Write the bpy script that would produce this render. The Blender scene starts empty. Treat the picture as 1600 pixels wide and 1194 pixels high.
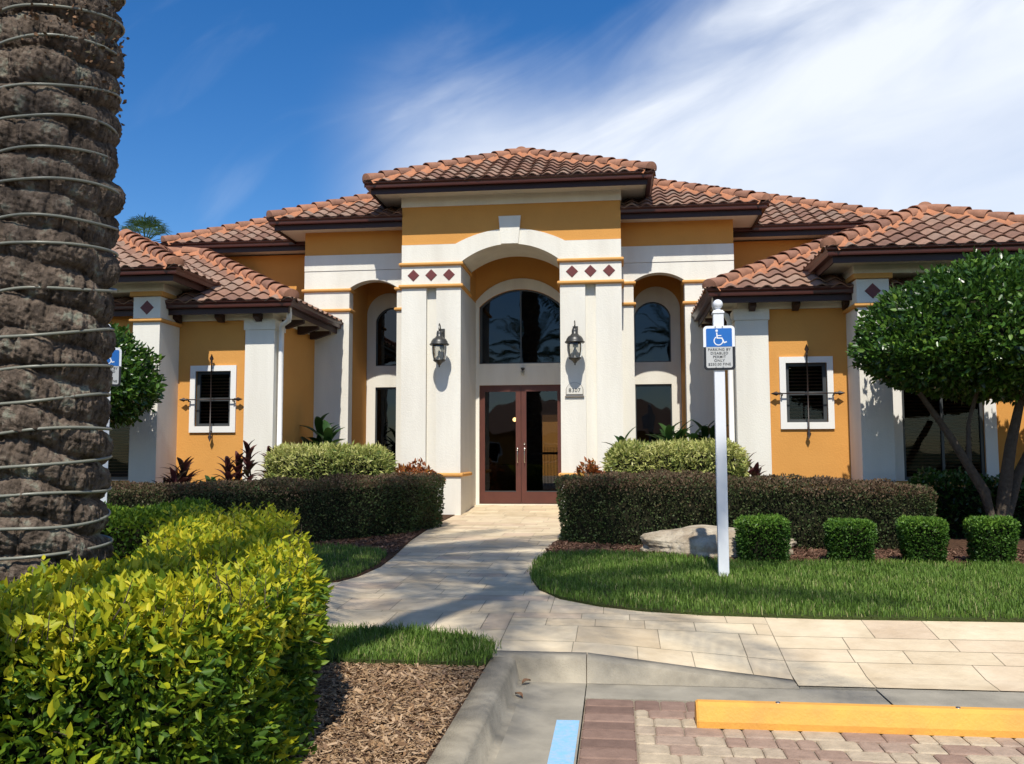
import bpy, bmesh, math, random
import numpy as np
from mathutils import Vector, Matrix
R = math.radians
rng = np.random.default_rng(7); random.seed(7)
S = bpy.context.scene
COL = S.collection

# ------------------------------------------------------------------ camera, sky, sun
cam_d = bpy.data.cameras.new('camera'); cam = bpy.data.objects.new('camera', cam_d); COL.objects.link(cam)
cam_d.sensor_width = 36; cam_d.lens = 1391.2/1600*36; cam_d.clip_end = 3000; cam_d.clip_start = .05
yaw, pitch, roll = R(6.621), R(4.68), R(0.162)
cam.matrix_world = Matrix.Translation((0, 0, 1.5)) @ Matrix.Rotation(yaw, 4, 'Z') @ Matrix.Rotation(math.pi/2+pitch, 4, 'X') @ Matrix.Rotation(-roll, 4, 'Z')
S.camera = cam
S.render.resolution_x, S.render.resolution_y = 1024, 764
S.view_settings.view_transform = 'Standard'; S.view_settings.look = 'None'
S.view_settings.exposure = 0.22; S.view_settings.gamma = 1
S.render.engine = 'CYCLES'
S.cycles.max_bounces = 8; S.cycles.transparent_max_bounces = 12
SUN_EL = 54
W = bpy.data.worlds.new('World'); S.world = W; W.use_nodes = True
def world():
    nt = W.node_tree; N = nt.nodes; L = nt.links; N.clear()
    out = N.new('ShaderNodeOutputWorld'); bg = N.new('ShaderNodeBackground')
    sky = N.new('ShaderNodeTexSky'); sky.sky_type = 'NISHITA'; sky.sun_disc = False
    sky.sun_elevation = R(SUN_EL); sky.sun_rotation = R(182); sky.air_density = 1.0; sky.dust_density = .25; sky.ozone_density = 3.0
    tc = N.new('ShaderNodeTexCoord'); sep = N.new('ShaderNodeSeparateXYZ'); L.new(tc.outputs['Generated'], sep.inputs[0])
    def m(op, a, b=None, c=None):
        n = N.new('ShaderNodeMath'); n.operation = op
        for i, v in enumerate((a, b, c)):
            if v is None: continue
            if isinstance(v, (int, float)): n.inputs[i].default_value = v
            else: L.new(v, n.inputs[i])
        return n.outputs[0]
    ay = m('ADD', m('ABSOLUTE', sep.outputs['Y']), .12)
    a = m('DIVIDE', sep.outputs['X'], ay); b = m('DIVIDE', sep.outputs['Z'], ay)
    # streak frame: t along the cirrus, s across it
    t = m('ADD', m('MULTIPLY', a, .90), m('MULTIPLY', b, .44)); s = m('SUBTRACT', m('MULTIPLY', b, .90), m('MULTIPLY', a, .44))
    cx = N.new('ShaderNodeCombineXYZ'); L.new(m('MULTIPLY', t, 1.6), cx.inputs[0]); L.new(m('MULTIPLY', s, 4.2), cx.inputs[1])
    n1 = N.new('ShaderNodeTexNoise'); n1.inputs['Scale'].default_value = 2.2; n1.inputs['Detail'].default_value = 9; n1.inputs['Roughness'].default_value = .5; n1.inputs['Distortion'].default_value = .8
    L.new(cx.outputs[0], n1.inputs['Vector'])
    c2 = N.new('ShaderNodeCombineXYZ'); L.new(a, c2.inputs[0]); L.new(b, c2.inputs[1])
    n2 = N.new('ShaderNodeTexNoise'); n2.inputs['Scale'].default_value = 3.0; n2.inputs['Detail'].default_value = 6; n2.inputs['Roughness'].default_value = .55
    L.new(c2.outputs[0], n2.inputs['Vector'])
    # broad bank: everything right of / below the streak line is veiled
    edge = m('SUBTRACT', m('ADD', m('MULTIPLY', m('MAXIMUM', m('ADD', a, .02), 0), .46), .392), b)          # >0 under the bank's upper edge
    edge = m('ADD', edge, m('ADD', m('MULTIPLY', m('SUBTRACT', n1.outputs['Fac'], .5), .15), m('MULTIPLY', m('SUBTRACT', n2.outputs['Fac'], .5), .12)))
    mr = N.new('ShaderNodeMapRange'); mr.interpolation_type = 'SMOOTHSTEP'; L.new(edge, mr.inputs[0]); mr.inputs[1].default_value = -.06; mr.inputs[2].default_value = .13
    ma = N.new('ShaderNodeMapRange'); ma.interpolation_type = 'SMOOTHSTEP'; L.new(a, ma.inputs[0]); ma.inputs[1].default_value = -.33; ma.inputs[2].default_value = -.10
    bank = m('MULTIPLY', mr.outputs[0], ma.outputs[0])
    thin = N.new('ShaderNodeMapRange'); L.new(n1.outputs['Fac'], thin.inputs[0]); thin.inputs[1].default_value = .34; thin.inputs[2].default_value = .66; thin.inputs[3].default_value = .74; thin.inputs[4].default_value = 1.0
    low = N.new('ShaderNodeMapRange'); low.interpolation_type = 'SMOOTHSTEP'; L.new(edge, low.inputs[0]); low.inputs[1].default_value = .12; low.inputs[2].default_value = .42; low.inputs[3].default_value = 1.0; low.inputs[4].default_value = .78
    bank = m('MULTIPLY', m('MULTIPLY', bank, thin.outputs[0]), low.outputs[0])
    wisp = N.new('ShaderNodeMapRange'); wisp.interpolation_type = 'SMOOTHSTEP'; L.new(n1.outputs['Fac'], wisp.inputs[0]); wisp.inputs[1].default_value = .56; wisp.inputs[2].default_value = .82; wisp.inputs[4].default_value = .34
    wv = m('MULTIPLY', wisp.outputs[0], n2.outputs['Fac'])
    cl = m('MINIMUM', m('ADD', bank, wv), .92)
    # cumulus in the half of the sky behind the camera (seen mirrored in the glass)
    cu = N.new('ShaderNodeMapRange'); cu.interpolation_type = 'SMOOTHSTEP'; L.new(n2.outputs['Fac'], cu.inputs[0]); cu.inputs[1].default_value = .5; cu.inputs[2].default_value = .62
    back = m('LESS_THAN', sep.outputs['Y'], 0.0)
    mixf = N.new('ShaderNodeMix'); L.new(back, mixf.inputs[0]); L.new(cl, mixf.inputs[2]); L.new(m('MULTIPLY', cu.outputs[0], .8), mixf.inputs[3])
    mx = N.new('ShaderNodeMix'); mx.data_type = 'RGBA'; L.new(mixf.outputs[0], mx.inputs[0])
    hs = N.new('ShaderNodeHueSaturation'); hs.inputs['Hue'].default_value = .507; hs.inputs['Saturation'].default_value = 1.36; hs.inputs['Value'].default_value = 1.13; L.new(sky.outputs[0], hs.inputs['Color'])
    L.new(hs.outputs[0], mx.inputs[6]); mx.inputs[7].default_value = (8.0, 8.4, 9.0, 1)
    L.new(mx.outputs[2], bg.inputs[0]); bg.inputs[1].default_value = .106
    L.new(bg.outputs[0], out.inputs[0])
world()
sd = bpy.data.lights.new('sun', 'SUN'); sun = bpy.data.objects.new('sun', sd); COL.objects.link(sun)
sd.energy = 4.4; sd.angle = R(.53); sd.color = (1, .955, .87)
sun.rotation_euler = (R(90-SUN_EL), 0, R(2)); sun.location = (0, -10, 30)

# ------------------------------------------------------------------ materials
def mat(name, base, rough=.7, spec=.3, var=None, scale=4, vscale2=None, bump=0, bscale=60, rnd=None, metal=0, trans=0, streak=False, bdetail=4, coat=0):
    """base colour; var = second colour mixed by noise; rnd = list of colours picked per face attribute 'rnd'"""
    M = bpy.data.materials.new(name); M.use_nodes = True; nt = M.node_tree; N = nt.nodes; L = nt.links
    P = N['Principled BSDF']; P.inputs['Roughness'].default_value = rough; P.inputs['Specular IOR Level'].default_value = spec; P.inputs['Metallic'].default_value = metal
    P.inputs['Coat Weight'].default_value = coat
    tc = N.new('ShaderNodeTexCoord'); col = None
    if rnd:
        at = N.new('ShaderNodeAttribute'); at.attribute_name = 'rnd'
        cr = N.new('ShaderNodeValToRGB'); L.new(at.outputs['Fac'], cr.inputs[0])
        while len(cr.color_ramp.elements) < len(rnd): cr.color_ramp.elements.new(.5)
        for i, c in enumerate(rnd): cr.color_ramp.elements[i].position = i/(len(rnd)-1); cr.color_ramp.elements[i].color = (*c, 1)
        col = cr.outputs[0]
    if var is not None:
        nz = N.new('ShaderNodeTexNoise'); nz.inputs['Scale'].default_value = scale; nz.inputs['Detail'].default_value = 6; nz.inputs['Roughness'].default_value = .6
        mp = N.new('ShaderNodeMapping'); L.new(tc.outputs['Object'], mp.inputs[0]); L.new(mp.outputs[0], nz.inputs['Vector'])
        if streak: mp.inputs['Scale'].default_value = (1, 1, .15)
        r2 = N.new('ShaderNodeMapRange'); L.new(nz.outputs['Fac'], r2.inputs[0]); r2.inputs[1].default_value = .35; r2.inputs[2].default_value = .7
        mx = N.new('ShaderNodeMix'); mx.data_type = 'RGBA'; L.new(r2.outputs[0], mx.inputs[0])
        if col is not None:
            L.new(col, mx.inputs[6]); ml = N.new('ShaderNodeMix'); ml.data_type = 'RGBA'; ml.blend_type = 'MULTIPLY'; ml.inputs[0].default_value = 1
            L.new(col, ml.inputs[6]); ml.inputs[7].default_value = (*var, 1); L.new(ml.outputs[2], mx.inputs[7])
        else:
            mx.inputs[6].default_value = (*base, 1); mx.inputs[7].default_value = (*var, 1)
        col = mx.outputs[2]
    if col is not None: L.new(col, P.inputs['Base Color'])
    else: P.inputs['Base Color'].default_value = (*base, 1)
    if bump:
        nb = N.new('ShaderNodeTexNoise'); nb.inputs['Scale'].default_value = bscale; nb.inputs['Detail'].default_value = bdetail; L.new(tc.outputs['Object'], nb.inputs['Vector'])
        bp = N.new('ShaderNodeBump'); bp.inputs['Strength'].default_value = 1; bp.inputs['Distance'].default_value = bump; L.new(nb.outputs['Fac'], bp.inputs['Height']); L.new(bp.outputs[0], P.inputs['Normal'])
    if trans:
        tr = N.new('ShaderNodeBsdfTranslucent'); ms = N.new('ShaderNodeMixShader'); ms.inputs[0].default_value = trans
        if col is not None: L.new(col, tr.inputs[0])
        else: tr.inputs[0].default_value = (*base, 1)
        L.new(P.outputs[0], ms.inputs[1]); L.new(tr.outputs[0], ms.inputs[2]); L.new(ms.outputs[0], N['Material Output'].inputs[0])
    return M
def glass_mat(name, tint, rough=.02, reflect=1.5):
    M = bpy.data.materials.new(name); M.use_nodes = True; nt = M.node_tree; N = nt.nodes; L = nt.links; N.clear()
    o = N.new('ShaderNodeOutputMaterial'); fr = N.new('ShaderNodeFresnel'); fr.inputs[0].default_value = reflect
    g = N.new('ShaderNodeBsdfGlossy'); g.inputs['Roughness'].default_value = rough; g.inputs[0].default_value = (.9, .95, 1, 1)
    t = N.new('ShaderNodeBsdfTransparent'); t.inputs[0].default_value = (*tint, 1); ms = N.new('ShaderNodeMixShader')
    tc = N.new('ShaderNodeTexCoord'); nz = N.new('ShaderNodeTexNoise'); nz.inputs['Scale'].default_value = 1.1; L.new(tc.outputs['Object'], nz.inputs['Vector'])
    bp = N.new('ShaderNodeBump'); bp.inputs['Distance'].default_value = .006; L.new(nz.outputs['Fac'], bp.inputs['Height']); L.new(bp.outputs[0], g.inputs['Normal'])
    L.new(fr.outputs[0], ms.inputs[0]); L.new(t.outputs[0], ms.inputs[1]); L.new(g.outputs[0], ms.inputs[2]); L.new(ms.outputs[0], o.inputs[0]); return M
MAT = dict(
    orange=mat('orange_stucco', (.67, .325, .085), .85, .15, var=(.62, .295, .076), scale=1.3, bump=.004, bscale=38),
    white=mat('white_stucco', (.80, .765, .67), .85, .15, var=(.70, .66, .57), scale=2.2, bump=.004, bscale=38, streak=True),
    soffit=mat('soffit_vinyl', (.66, .64, .58), .6, .3),
    band=mat('band_paint', (.66, .34, .10), .8, .2, var=(.6, .3, .09), scale=5, bump=.002),
    diamond=mat('diamond_tile', (.16, .035, .03), .5, .4, var=(.12, .03, .028), scale=20),
    tile=mat('roof_tile', (.4, .2, .1), .85, .2, rnd=[(.23, .128, .09), (.30, .165, .11), (.345, .195, .13), (.37, .24, .17), (.27, .18, .13)], var=(.72, .74, .76), scale=9, bump=.004, bscale=30),
    cap=mat('ridge_cap', (.42, .19, .1), .85, .2, rnd=[(.27, .14, .095), (.36, .175, .105), (.42, .205, .125)], var=(.75, .72, .7), scale=7, bump=.004, bscale=30),
    mortar=mat('roof_mortar', (.48, .205, .105), .95, .1, var=(.38, .17, .095), scale=12, bump=.01, bscale=25),
    gutter=mat('gutter_metal', (.075, .02, .014), .32, .5, var=(.06, .018, .014), scale=3),
    fascia=mat('fascia_paint', (.035, .012, .010), .5, .4),
    bracket=mat('bracket_wood', (.045, .022, .016), .6, .3),
    dark=mat('roof_underlay', (.012, .009, .008), .9, .1),
    room=mat('room_interior', (.03, .026, .022), .9, .1),
    door=mat('door_frame', (.115, .040, .028), .42, .4, var=(.095, .034, .025), scale=4),
    glass=glass_mat('window_glass', (.10, .105, .11), reflect=1.5),
    glass2=glass_mat('blind_window_glass', (.7, .7, .7), reflect=1.28),
    glass3=glass_mat('door_glass', (.42, .42, .42), reflect=1.5),
    clearglass=glass_mat('lantern_glass', (.82, .82, .80), .05, reflect=1.45),
    winframe=mat('window_frame', (.055, .06, .062), .4, .5),
    trim=mat('trim_paint', (.80, .78, .73), .6, .3),
    iron=mat('wrought_iron', (.016, .015, .015), .45, .5, var=(.05, .022, .012), scale=30),
    blind=mat('wood_blind', (.24, .13, .07), .6, .3),
    brass=mat('satin_nickel', (.55, .52, .47), .25, .5, metal=1),
    lampmetal=mat('lantern_metal', (.045, .045, .043), .38, .5, var=(.08, .078, .07), scale=25, metal=.4),
    postwhite=mat('post_vinyl', (.76, .77, .78), .4, .5),
    signwhite=mat('sign_white', (.80, .81, .82), .4, .5), signblue=mat('sign_blue', (.02, .14, .46), .4, .4), signblack=mat('sign_black', (.02, .02, .022), .4, .4),
    signgrey=mat('sign_grey', (.52, .52, .50), .45, .4), galv=mat('galvanised_bolt', (.3, .3, .3), .4, .5, metal=1),
    stone=mat('plaque_stone', (.66, .63, .55), .7, .3), ledge=mat('plaque_ledge', (.20, .17, .14), .7, .3),
    concrete=mat('kerb_concrete', (.43, .375, .28), .9, .15, var=(.21, .185, .14), scale=3.2, bump=.006, bscale=90, bdetail=8),
    pan=mat('gutter_concrete', (.37, .33, .255), .9, .15, var=(.25, .225, .175), scale=3.5, bump=.004, bscale=110, bdetail=8),
    stop=mat('yellow_paint', (.80, .395, .07), .6, .3, var=(.66, .32, .07), scale=5, bump=.003, bscale=60),
    blue=mat('blue_paint', (.24, .50, .76), .75, .2, var=(.38, .50, .58), scale=26, bump=.003, bscale=90),
    paver=mat('paver_clay', (.3, .2, .15), .9, .15, rnd=[(.33, .215, .16), (.385, .265, .195), (.44, .325, .24), (.50, .40, .28), (.55, .44, .30)], var=(.72, .72, .72), scale=14, bump=.006, bscale=70, bdetail=8),
    border=mat('paver_border', (.3, .17, .14), .9, .15, rnd=[(.20, .128, .098), (.265, .17, .128), (.32, .21, .158)], var=(.75, .75, .75), scale=12, bump=.006, bscale=70, bdetail=8),
    slab=mat('stamped_concrete', (.6, .5, .35), .85, .2, rnd=[(.61, .49, .325), (.69, .57, .39), (.73, .61, .415), (.62, .475, .335)], var=(.78, .74, .69), scale=2.6, bump=.012, bscale=11, bdetail=6),
    joint=mat('slab_joint', (.30, .245, .18), .95, .1),
    mulch=mat('mulch_ground', (.12, .065, .038), .95, .1, var=(.045, .027, .018), scale=22, bump=.03, bscale=45, bdetail=8),
    chip=mat('mulch_chip', (.3, .15, .08), .9, .1, rnd=[(.10, .06, .036), (.25, .145, .075), (.38, .245, .13), (.46, .32, .20), (.14, .08, .05)]),
    chip2=mat('old_mulch_chip', (.12, .06, .04), .9, .1, rnd=[(.05, .028, .018), (.12, .06, .04), (.18, .095, .06), (.24, .15, .10)]),
    lawn=mat('lawn_soil', (.055, .085, .02), .95, .1, var=(.05, .05, .02), scale=10, bump=.02, bscale=60),
    grass=mat('grass_blade', (.1, .2, .03), .55, .25, rnd=[(.085, .16, .022), (.135, .235, .034), (.20, .30, .05), (.40, .38, .16)], trans=.35),
    rock=mat('limestone', (.50, .43, .32), .9, .1, var=(.24, .175, .11), scale=4.5, bump=.06, bscale=9, bdetail=10),
    bark=mat('tree_bark', (.10, .078, .058), .9, .1, var=(.07, .055, .04), scale=14, bump=.02, bscale=30),
    asphalt=mat('asphalt', (.055, .055, .055), .95, .1, var=(.04, .04, .04), scale=6, bump=.004, bscale=200),
    ground=mat('far_grass', (.06, .09, .03), .95, .1, var=(.05, .06, .03), scale=.4),
    rope=mat('clear_tubing', (.27, .27, .215), .3, .4, trans=.25),
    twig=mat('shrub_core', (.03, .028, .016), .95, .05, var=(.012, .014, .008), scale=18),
    # foliage
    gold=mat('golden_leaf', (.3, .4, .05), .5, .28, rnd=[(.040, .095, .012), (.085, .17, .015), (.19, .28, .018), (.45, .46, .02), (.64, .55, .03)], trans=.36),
    loro=mat('dark_hedge_leaf', (.05, .04, .03), .55, .2, rnd=[(.034, .062, .018), (.060, .095, .028), (.078, .084, .034), (.13, .080, .046)], trans=.18),
    varieg=mat('variegated_leaf', (.4, .4, .2), .5, .3, rnd=[(.09, .15, .03), (.25, .30, .07), (.48, .48, .14), (.66, .62, .26)], trans=.3),
    box=mat('boxwood_leaf', (.05, .12, .02), .45, .3, rnd=[(.030, .068, .012), (.055, .125, .018), (.095, .20, .024), (.17, .29, .035)], trans=.3),
    lig=mat('glossy_tree_leaf', (.04, .09, .02), .30, .45, rnd=[(.020, .052, .010), (.038, .095, .014), (.072, .155, .018), (.16, .26, .035)], trans=.22),
    ti=mat('ti_leaf', (.08, .02, .02), .45, .35, rnd=[(.035, .015, .014), (.075, .022, .022), (.13, .04, .04), (.05, .045, .02)], trans=.25),
    broad=mat('broad_leaf', (.03, .08, .02), .4, .4, rnd=[(.018, .05, .012), (.03, .08, .018), (.06, .12, .025)], trans=.25),
    croton=mat('croton_leaf', (.3, .1, .03), .45, .35, rnd=[(.06, .07, .015), (.22, .05, .015), (.42, .14, .03), (.30, .20, .03)], trans=.3),
    palmleaf=mat('palm_leaf', (.05, .1, .03), .5, .3, rnd=[(.035, .07, .018), (.06, .11, .028), (.09, .14, .035)], trans=.25),
    deadleaf=mat('dead_leaf', (.25, .13, .06), .8, .2, rnd=[(.10, .06, .035), (.24, .13, .07), (.05, .06, .03)]),
    flower=mat('violet_petal', (.28, .22, .62), .6, .2, trans=.3),
)

# ------------------------------------------------------------------ scene helpers
def tag(o, label=None, cat=None, group=None, kind=None):
    if label: o['label'] = label
    if cat: o['category'] = cat
    if group: o['group'] = group
    if kind: o['kind'] = kind
    return o
def empty(name, loc=(0, 0, 0), rz=0, label=None, cat=None, group=None):
    o = bpy.data.objects.new(name, None); COL.objects.link(o); o.location = loc; o.rotation_euler = (0, 0, rz); o.empty_display_size = .1
    return tag(o, label, cat, group)
def mesh_obj(name, me, m, parent=None, smooth=False):
    o = bpy.data.objects.new(name, me); COL.objects.link(o)
    if m is not None: me.materials.append(MAT[m] if isinstance(m, str) else m)
    if smooth: me.polygons.foreach_set('use_smooth', [True]*len(me.polygons))
    if parent is not None: o.parent = parent
    return o
class MB:
    def __init__(s): s.v = []; s.f = []; s.r = []; s.sm = []
    def add(s, vs, fs, rnd=.5, smooth=False):
        b = len(s.v); s.v += [tuple(p) for p in vs]; s.f += [tuple(i+b for i in f) for f in fs]; s.r += [rnd]*len(fs); s.sm += [smooth]*len(fs)
    def box(s, x0, x1, y0, y1, z0, z1, rnd=.5):
        s.add([(x0, y0, z0), (x1, y0, z0), (x1, y1, z0), (x0, y1, z0), (x0, y0, z1), (x1, y0, z1), (x1, y1, z1), (x0, y1, z1)],
              [(0, 3, 2, 1), (4, 5, 6, 7), (0, 1, 5, 4), (1, 2, 6, 5), (2, 3, 7, 6), (3, 0, 4, 7)], rnd)
    def tube(s, pts, r, n=8, cap=True, rnd=.5):
        pts = [Vector(p) for p in pts]; rs = r if isinstance(r, (list, tuple)) else [r]*len(pts); rings = []; up = Vector((0, 0, 1))
        vs = []; fs = []
        for i, p in enumerate(pts):
            d = (pts[min(i+1, len(pts)-1)]-pts[max(i-1, 0)]).normalized()
            a = d.cross(up if abs(d.z) < .95 else Vector((0, 1, 0))).normalized(); b = a.cross(d)
            vs += [p+(a*math.cos(2*math.pi*k/n)+b*math.sin(2*math.pi*k/n))*rs[i] for k in range(n)]
        for i in range(len(pts)-1):
            for k in range(n): fs.append((i*n+k, i*n+(k+1) % n, (i+1)*n+(k+1) % n, (i+1)*n+k))
        if cap: fs += [tuple(range(n)), tuple((len(pts)-1)*n+k for k in reversed(range(n)))]
        s.add(vs, fs, rnd, True)
    def lathe(s, prof, c=(0, 0, 0), n=20, rnd=.5, smooth=True):
        vs = [(c[0]+r*math.cos(2*math.pi*k/n), c[1]+r*math.sin(2*math.pi*k/n), c[2]+z) for r, z in prof for k in range(n)]
        fs = [(i*n+k, i*n+(k+1) % n, (i+1)*n+(k+1) % n, (i+1)*n+k) for i in range(len(prof)-1) for k in range(n)]
        s.add(vs, fs, rnd, smooth)
    def build(s, name, m, parent=None, bevel=0):
        me = bpy.data.meshes.new(name); me.from_pydata(s.v, [], s.f)
        a = me.attributes.new('rnd', 'FLOAT', 'FACE'); a.data.foreach_set('value', s.r)
        me.polygons.foreach_set('use_smooth', s.sm)
        o = mesh_obj(name, me, m, parent)
        if bevel:
            b = o.modifiers.new('bevel', 'BEVEL'); b.width = bevel; b.segments = 2; b.limit_method = 'ANGLE'
        return o
def box(name, m, parent, *a, bevel=0):
    q = MB(); q.box(*a); return q.build(name, m, parent, bevel)
def arc(x0, z0, x1, z1, rise, n=16):
    """points from (x0,z0) over an arch of given rise to (x1,z1)"""
    h = (x1-x0)/2; r = (h*h+rise*rise)/(2*abs(rise)); cx = (x0+x1)/2; cz = max(z0, z1)+rise-r; th = math.asin(min(1, abs(h)/r))
    if abs(rise) > abs(h): th = math.pi-th
    sg = 1 if x1 > x0 else -1
    return [(cx+sg*r*math.sin(-th+2*th*k/n), cz+r*math.cos(-th+2*th*k/n)) for k in range(n+1)]
def prism(name, m, parent, outer, y0, y1, holes=(), axis='Y', bevel=0):
    """outline (u,z) extruded from y0 to y1 (axis 'Y': u=x; axis 'X': u=y)"""
    bm = bmesh.new(); loops = []
    for lp in (outer, *holes):
        vs = [bm.verts.new((u, 0, z)) for u, z in lp]; loops.append(vs)
        for i in range(len(vs)): bm.edges.new((vs[i], vs[(i+1) % len(vs)]))
    bmesh.ops.triangle_fill(bm, use_beauty=True, use_dissolve=False, edges=bm.edges[:], normal=(0, -1, 0))
    for v in bm.verts: v.co.y = y0
    ret = bmesh.ops.extrude_face_region(bm, geom=bm.faces[:])
    for e in ret['geom']:
        if isinstance(e, bmesh.types.BMVert): e.co.y = y1
    bmesh.ops.recalc_face_normals(bm, faces=bm.faces[:])
    if axis == 'X':
        for v in bm.verts: v.co = Vector((v.co.y, v.co.x, v.co.z))
    me = bpy.data.meshes.new(name); bm.to_mesh(me); bm.free(); return mesh_obj(name, me, m, parent)
def sines(P, seed, scale, n=14):
    g = np.random.default_rng(seed); o = np.zeros(len(P))
    for i in range(n):
        k = g.normal(size=3)*scale*(1+i*.22); o += np.sin(P@k+g.uniform(0, 6.28))/(1+i*.22)
    return o/3.2

# ------------------------------------------------------------------ leaves
def leaves(pts, nrm, length, width, seed, rnd, fold=.25, jitter=.8, shape='hex', lenvar=.35, name='leaf'):
    """one mesh of many folded leaves; returns mesh"""
    g = np.random.default_rng(seed); n = len(pts)
    d = nrm+g.normal(size=(n, 3))*jitter; d /= np.linalg.norm(d, axis=1)[:, None]+1e-9
    q = g.normal(size=(n, 3)); s = np.cross(d, q); s /= np.linalg.norm(s, axis=1)[:, None]+1e-9
    up = np.cross(s, d)
    L = (length*(1+g.uniform(-lenvar, lenvar, n)))[:, None]; Wd = L*(width/length)/2
    if shape == 'hex':
        prof = [(0, 0, 0), (.3, 1, 1), (.65, .85, .8), (1, 0, -.15), (.65, -.85, .8), (.3, -1, 1)]
        V = [pts+d*L*a+s*Wd*b+up*Wd*fold*c for a, b, c in prof]+[pts+d*L*.5]
        k = 7; F = [(0, 1, 2, 6), (6, 2, 3), (6, 3, 4), (0, 6, 4, 5)]
        ft = [(0, 1, 6), (1, 2, 6), (2, 3, 6), (3, 4, 6), (4, 5, 6), (5, 0, 6)]
    else:
        V = [pts, pts+d*L*.45+s*Wd+up*Wd*fold, pts+d*L, pts+d*L*.45-s*Wd+up*Wd*fold]; k = 4; ft = [(0, 1, 2), (0, 2, 3)]
    V = np.stack(V, 1).reshape(-1, 3)
    F = (np.array(ft)[None]+np.arange(n)[:, None, None]*k).reshape(-1, 3)
    me = bpy.data.meshes.new(name); me.vertices.add(len(V)); me.vertices.foreach_set('co', V.ravel().astype(np.float32))
    me.loops.add(F.size); me.loops.foreach_set('vertex_index', F.ravel().astype(np.int32))
    me.polygons.add(len(F)); me.polygons.foreach_set('loop_start', np.arange(0, F.size, 3, dtype=np.int32))
    me.update(calc_edges=True)
    a = me.attributes.new('rnd', 'FLOAT', 'FACE'); a.data.foreach_set('value', np.repeat(np.clip(rnd, 0, 1), len(ft)).astype(np.float32))
    return me
def clumpval(P, seed, scale): return .5+.28*sines(P, seed, scale)

def hs(X, Y):
    """ground height: rises gently to the building, with the dropped kerb ramp on the right"""
    g = float(np.interp(Y, [5.9, 8.5, 12, 16.8, 19.2], [.15, .27, .33, .36, .48]))
    if Y < 7.3:
        r = min(max((X+.21)/1.36, 0), 1); ze = .15*(1-r)+.012*r
        t = min(max((Y-6.21)/1.09, 0), 1); g = ze+(.215-ze)*t
    return g
hsv = np.vectorize(hs)

# ================================================================== GROUND
def sheet(name, poly, off, m, kind='structure', depth=.06, xs=None, step=.3):
    bm = bmesh.new(); f = bm.faces.new([bm.verts.new((x, y, 0)) for x, y in poly])
    y0 = min(p[1] for p in poly); y1 = max(p[1] for p in poly); x0 = min(p[0] for p in poly); x1 = max(p[0] for p in poly)
    def cut(co, no): bmesh.ops.bisect_plane(bm, geom=bm.verts[:]+bm.edges[:]+bm.faces[:], plane_co=co, plane_no=no)
    y = y0+step
    while y < min(y1, 20): cut((0, y, 0), (0, 1, 0)); y += step
    for yy in (5.9, 6.05, 7.3, 8.5, 12, 16.8, 19.2):
        if y0 < yy < y1: cut((0, yy, 0), (0, 1, 0))
    for xx in (-.21, .2, .6, 1.15):
        if x0 < xx < x1 and y0 < 7.3: cut((xx, 0, 0), (1, 0, 0))
    bmesh.ops.triangulate(bm, faces=bm.faces[:])
    for v in bm.verts: v.co.z = hs(v.co.x, v.co.y)+off
    be = [e for e in bm.edges if e.is_boundary]
    r = bmesh.ops.extrude_edge_only(bm, edges=be)
    for e in r['geom']:
        if isinstance(e, bmesh.types.BMVert): e.co.z -= depth
    me = bpy.data.meshes.new(name); bm.to_mesh(me); bm.free()
    return tag(mesh_obj(name, me, m), kind=kind)
def plane(name, m, x0, x1, y0, y1, z, **k):
    me = bpy.data.meshes.new(name); me.from_pydata([(x0, y0, z), (x1, y0, z), (x1, y1, z), (x0, y1, z)], [], [(0, 1, 2, 3)]); return tag(mesh_obj(name, me, m), kind='structure')
plane('ground', 'ground', -900, 900, -900, 900, -.06)
plane('parking_lot', 'asphalt', -60, 60, -40, 4.0, -.05)
sheet('garden_terrain', [(-40, 6.2), (40, 6.2), (40, 60), (-40, 60)], -.008, 'joint', depth=.3)

# -- stamped concrete walk, laid slab by slab in running courses
def slabs():
    g = random.Random(3); mb = MB()
    def region(x0, x1, y0, y1):
        y = y0
        while y < y1-.01:
            d = g.choice([.22, .30, .30, .45]); d = min(d, y1-y)
            if y1-y-d < .12: d = y1-y
            x = x0+g.uniform(-.3, 0)
            while x < x1:
                w = g.choice([.38, .45, .60, .75]); a, b = max(x, x0), min(x+w, x1)
                if b-a > .05:
                    k = .0026; r = g.random(); n = max(1, round((b-a)/.3)); vs = []; fs = []
                    m = max(1, round(d/.3))
                    for j in range(m+1):
                        for i in range(n+1):
                            X = a+k+(b-a-2*k)*i/n; Y = y+k+(d-2*k)*j/m; vs.append((X, Y, hs(X, Y)))
                    for j in range(m):
                        for i in range(n): q = j*(n+1)+i; fs.append((q, q+1, q+n+2, q+n+1))
                    mb.add(vs, fs, r)
                x += w
            y += d
    region(-3.4, -.84, 7.3, 7.36); region(-3.4, -.55, 7.36, 18.69)
    region(-9.5, -.84, 6.05, 7.3); region(-.84, 1.15, 6.208, 7.36); region(1.15, 9.5, 6.055, 7.36)
    region(-9.5, -3.4, 7.3, 8.3); region(-.55, 9.5, 7.36, 8.2)
    o = mb.build('path', 'slab'); tag(o, kind='structure')
slabs()
pathL = [(-3.05, 16.75), (-2.98, 14.4), (-2.8, 12.03), (-2.62, 10.4), (-2.56, 9.6), (-2.6, 8.9), (-2.7, 8.55), (-3.0, 8.3), (-9.5, 8.2)]
lawnR = [(-.85, 10.62), (-.91, 10.04), (-.89, 9.4), (-.83, 8.8), (-.72, 8.3), (-.5, 7.9), (-.15, 7.62), (.2, 7.47), (.7, 7.36), (1.6, 7.32), (9.5, 7.38), (9.5, 10.0), (4.6, 10.05), (2.4, 10.22), (1.2, 10.15), (.5, 10.75), (-.3, 10.85)]
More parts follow.
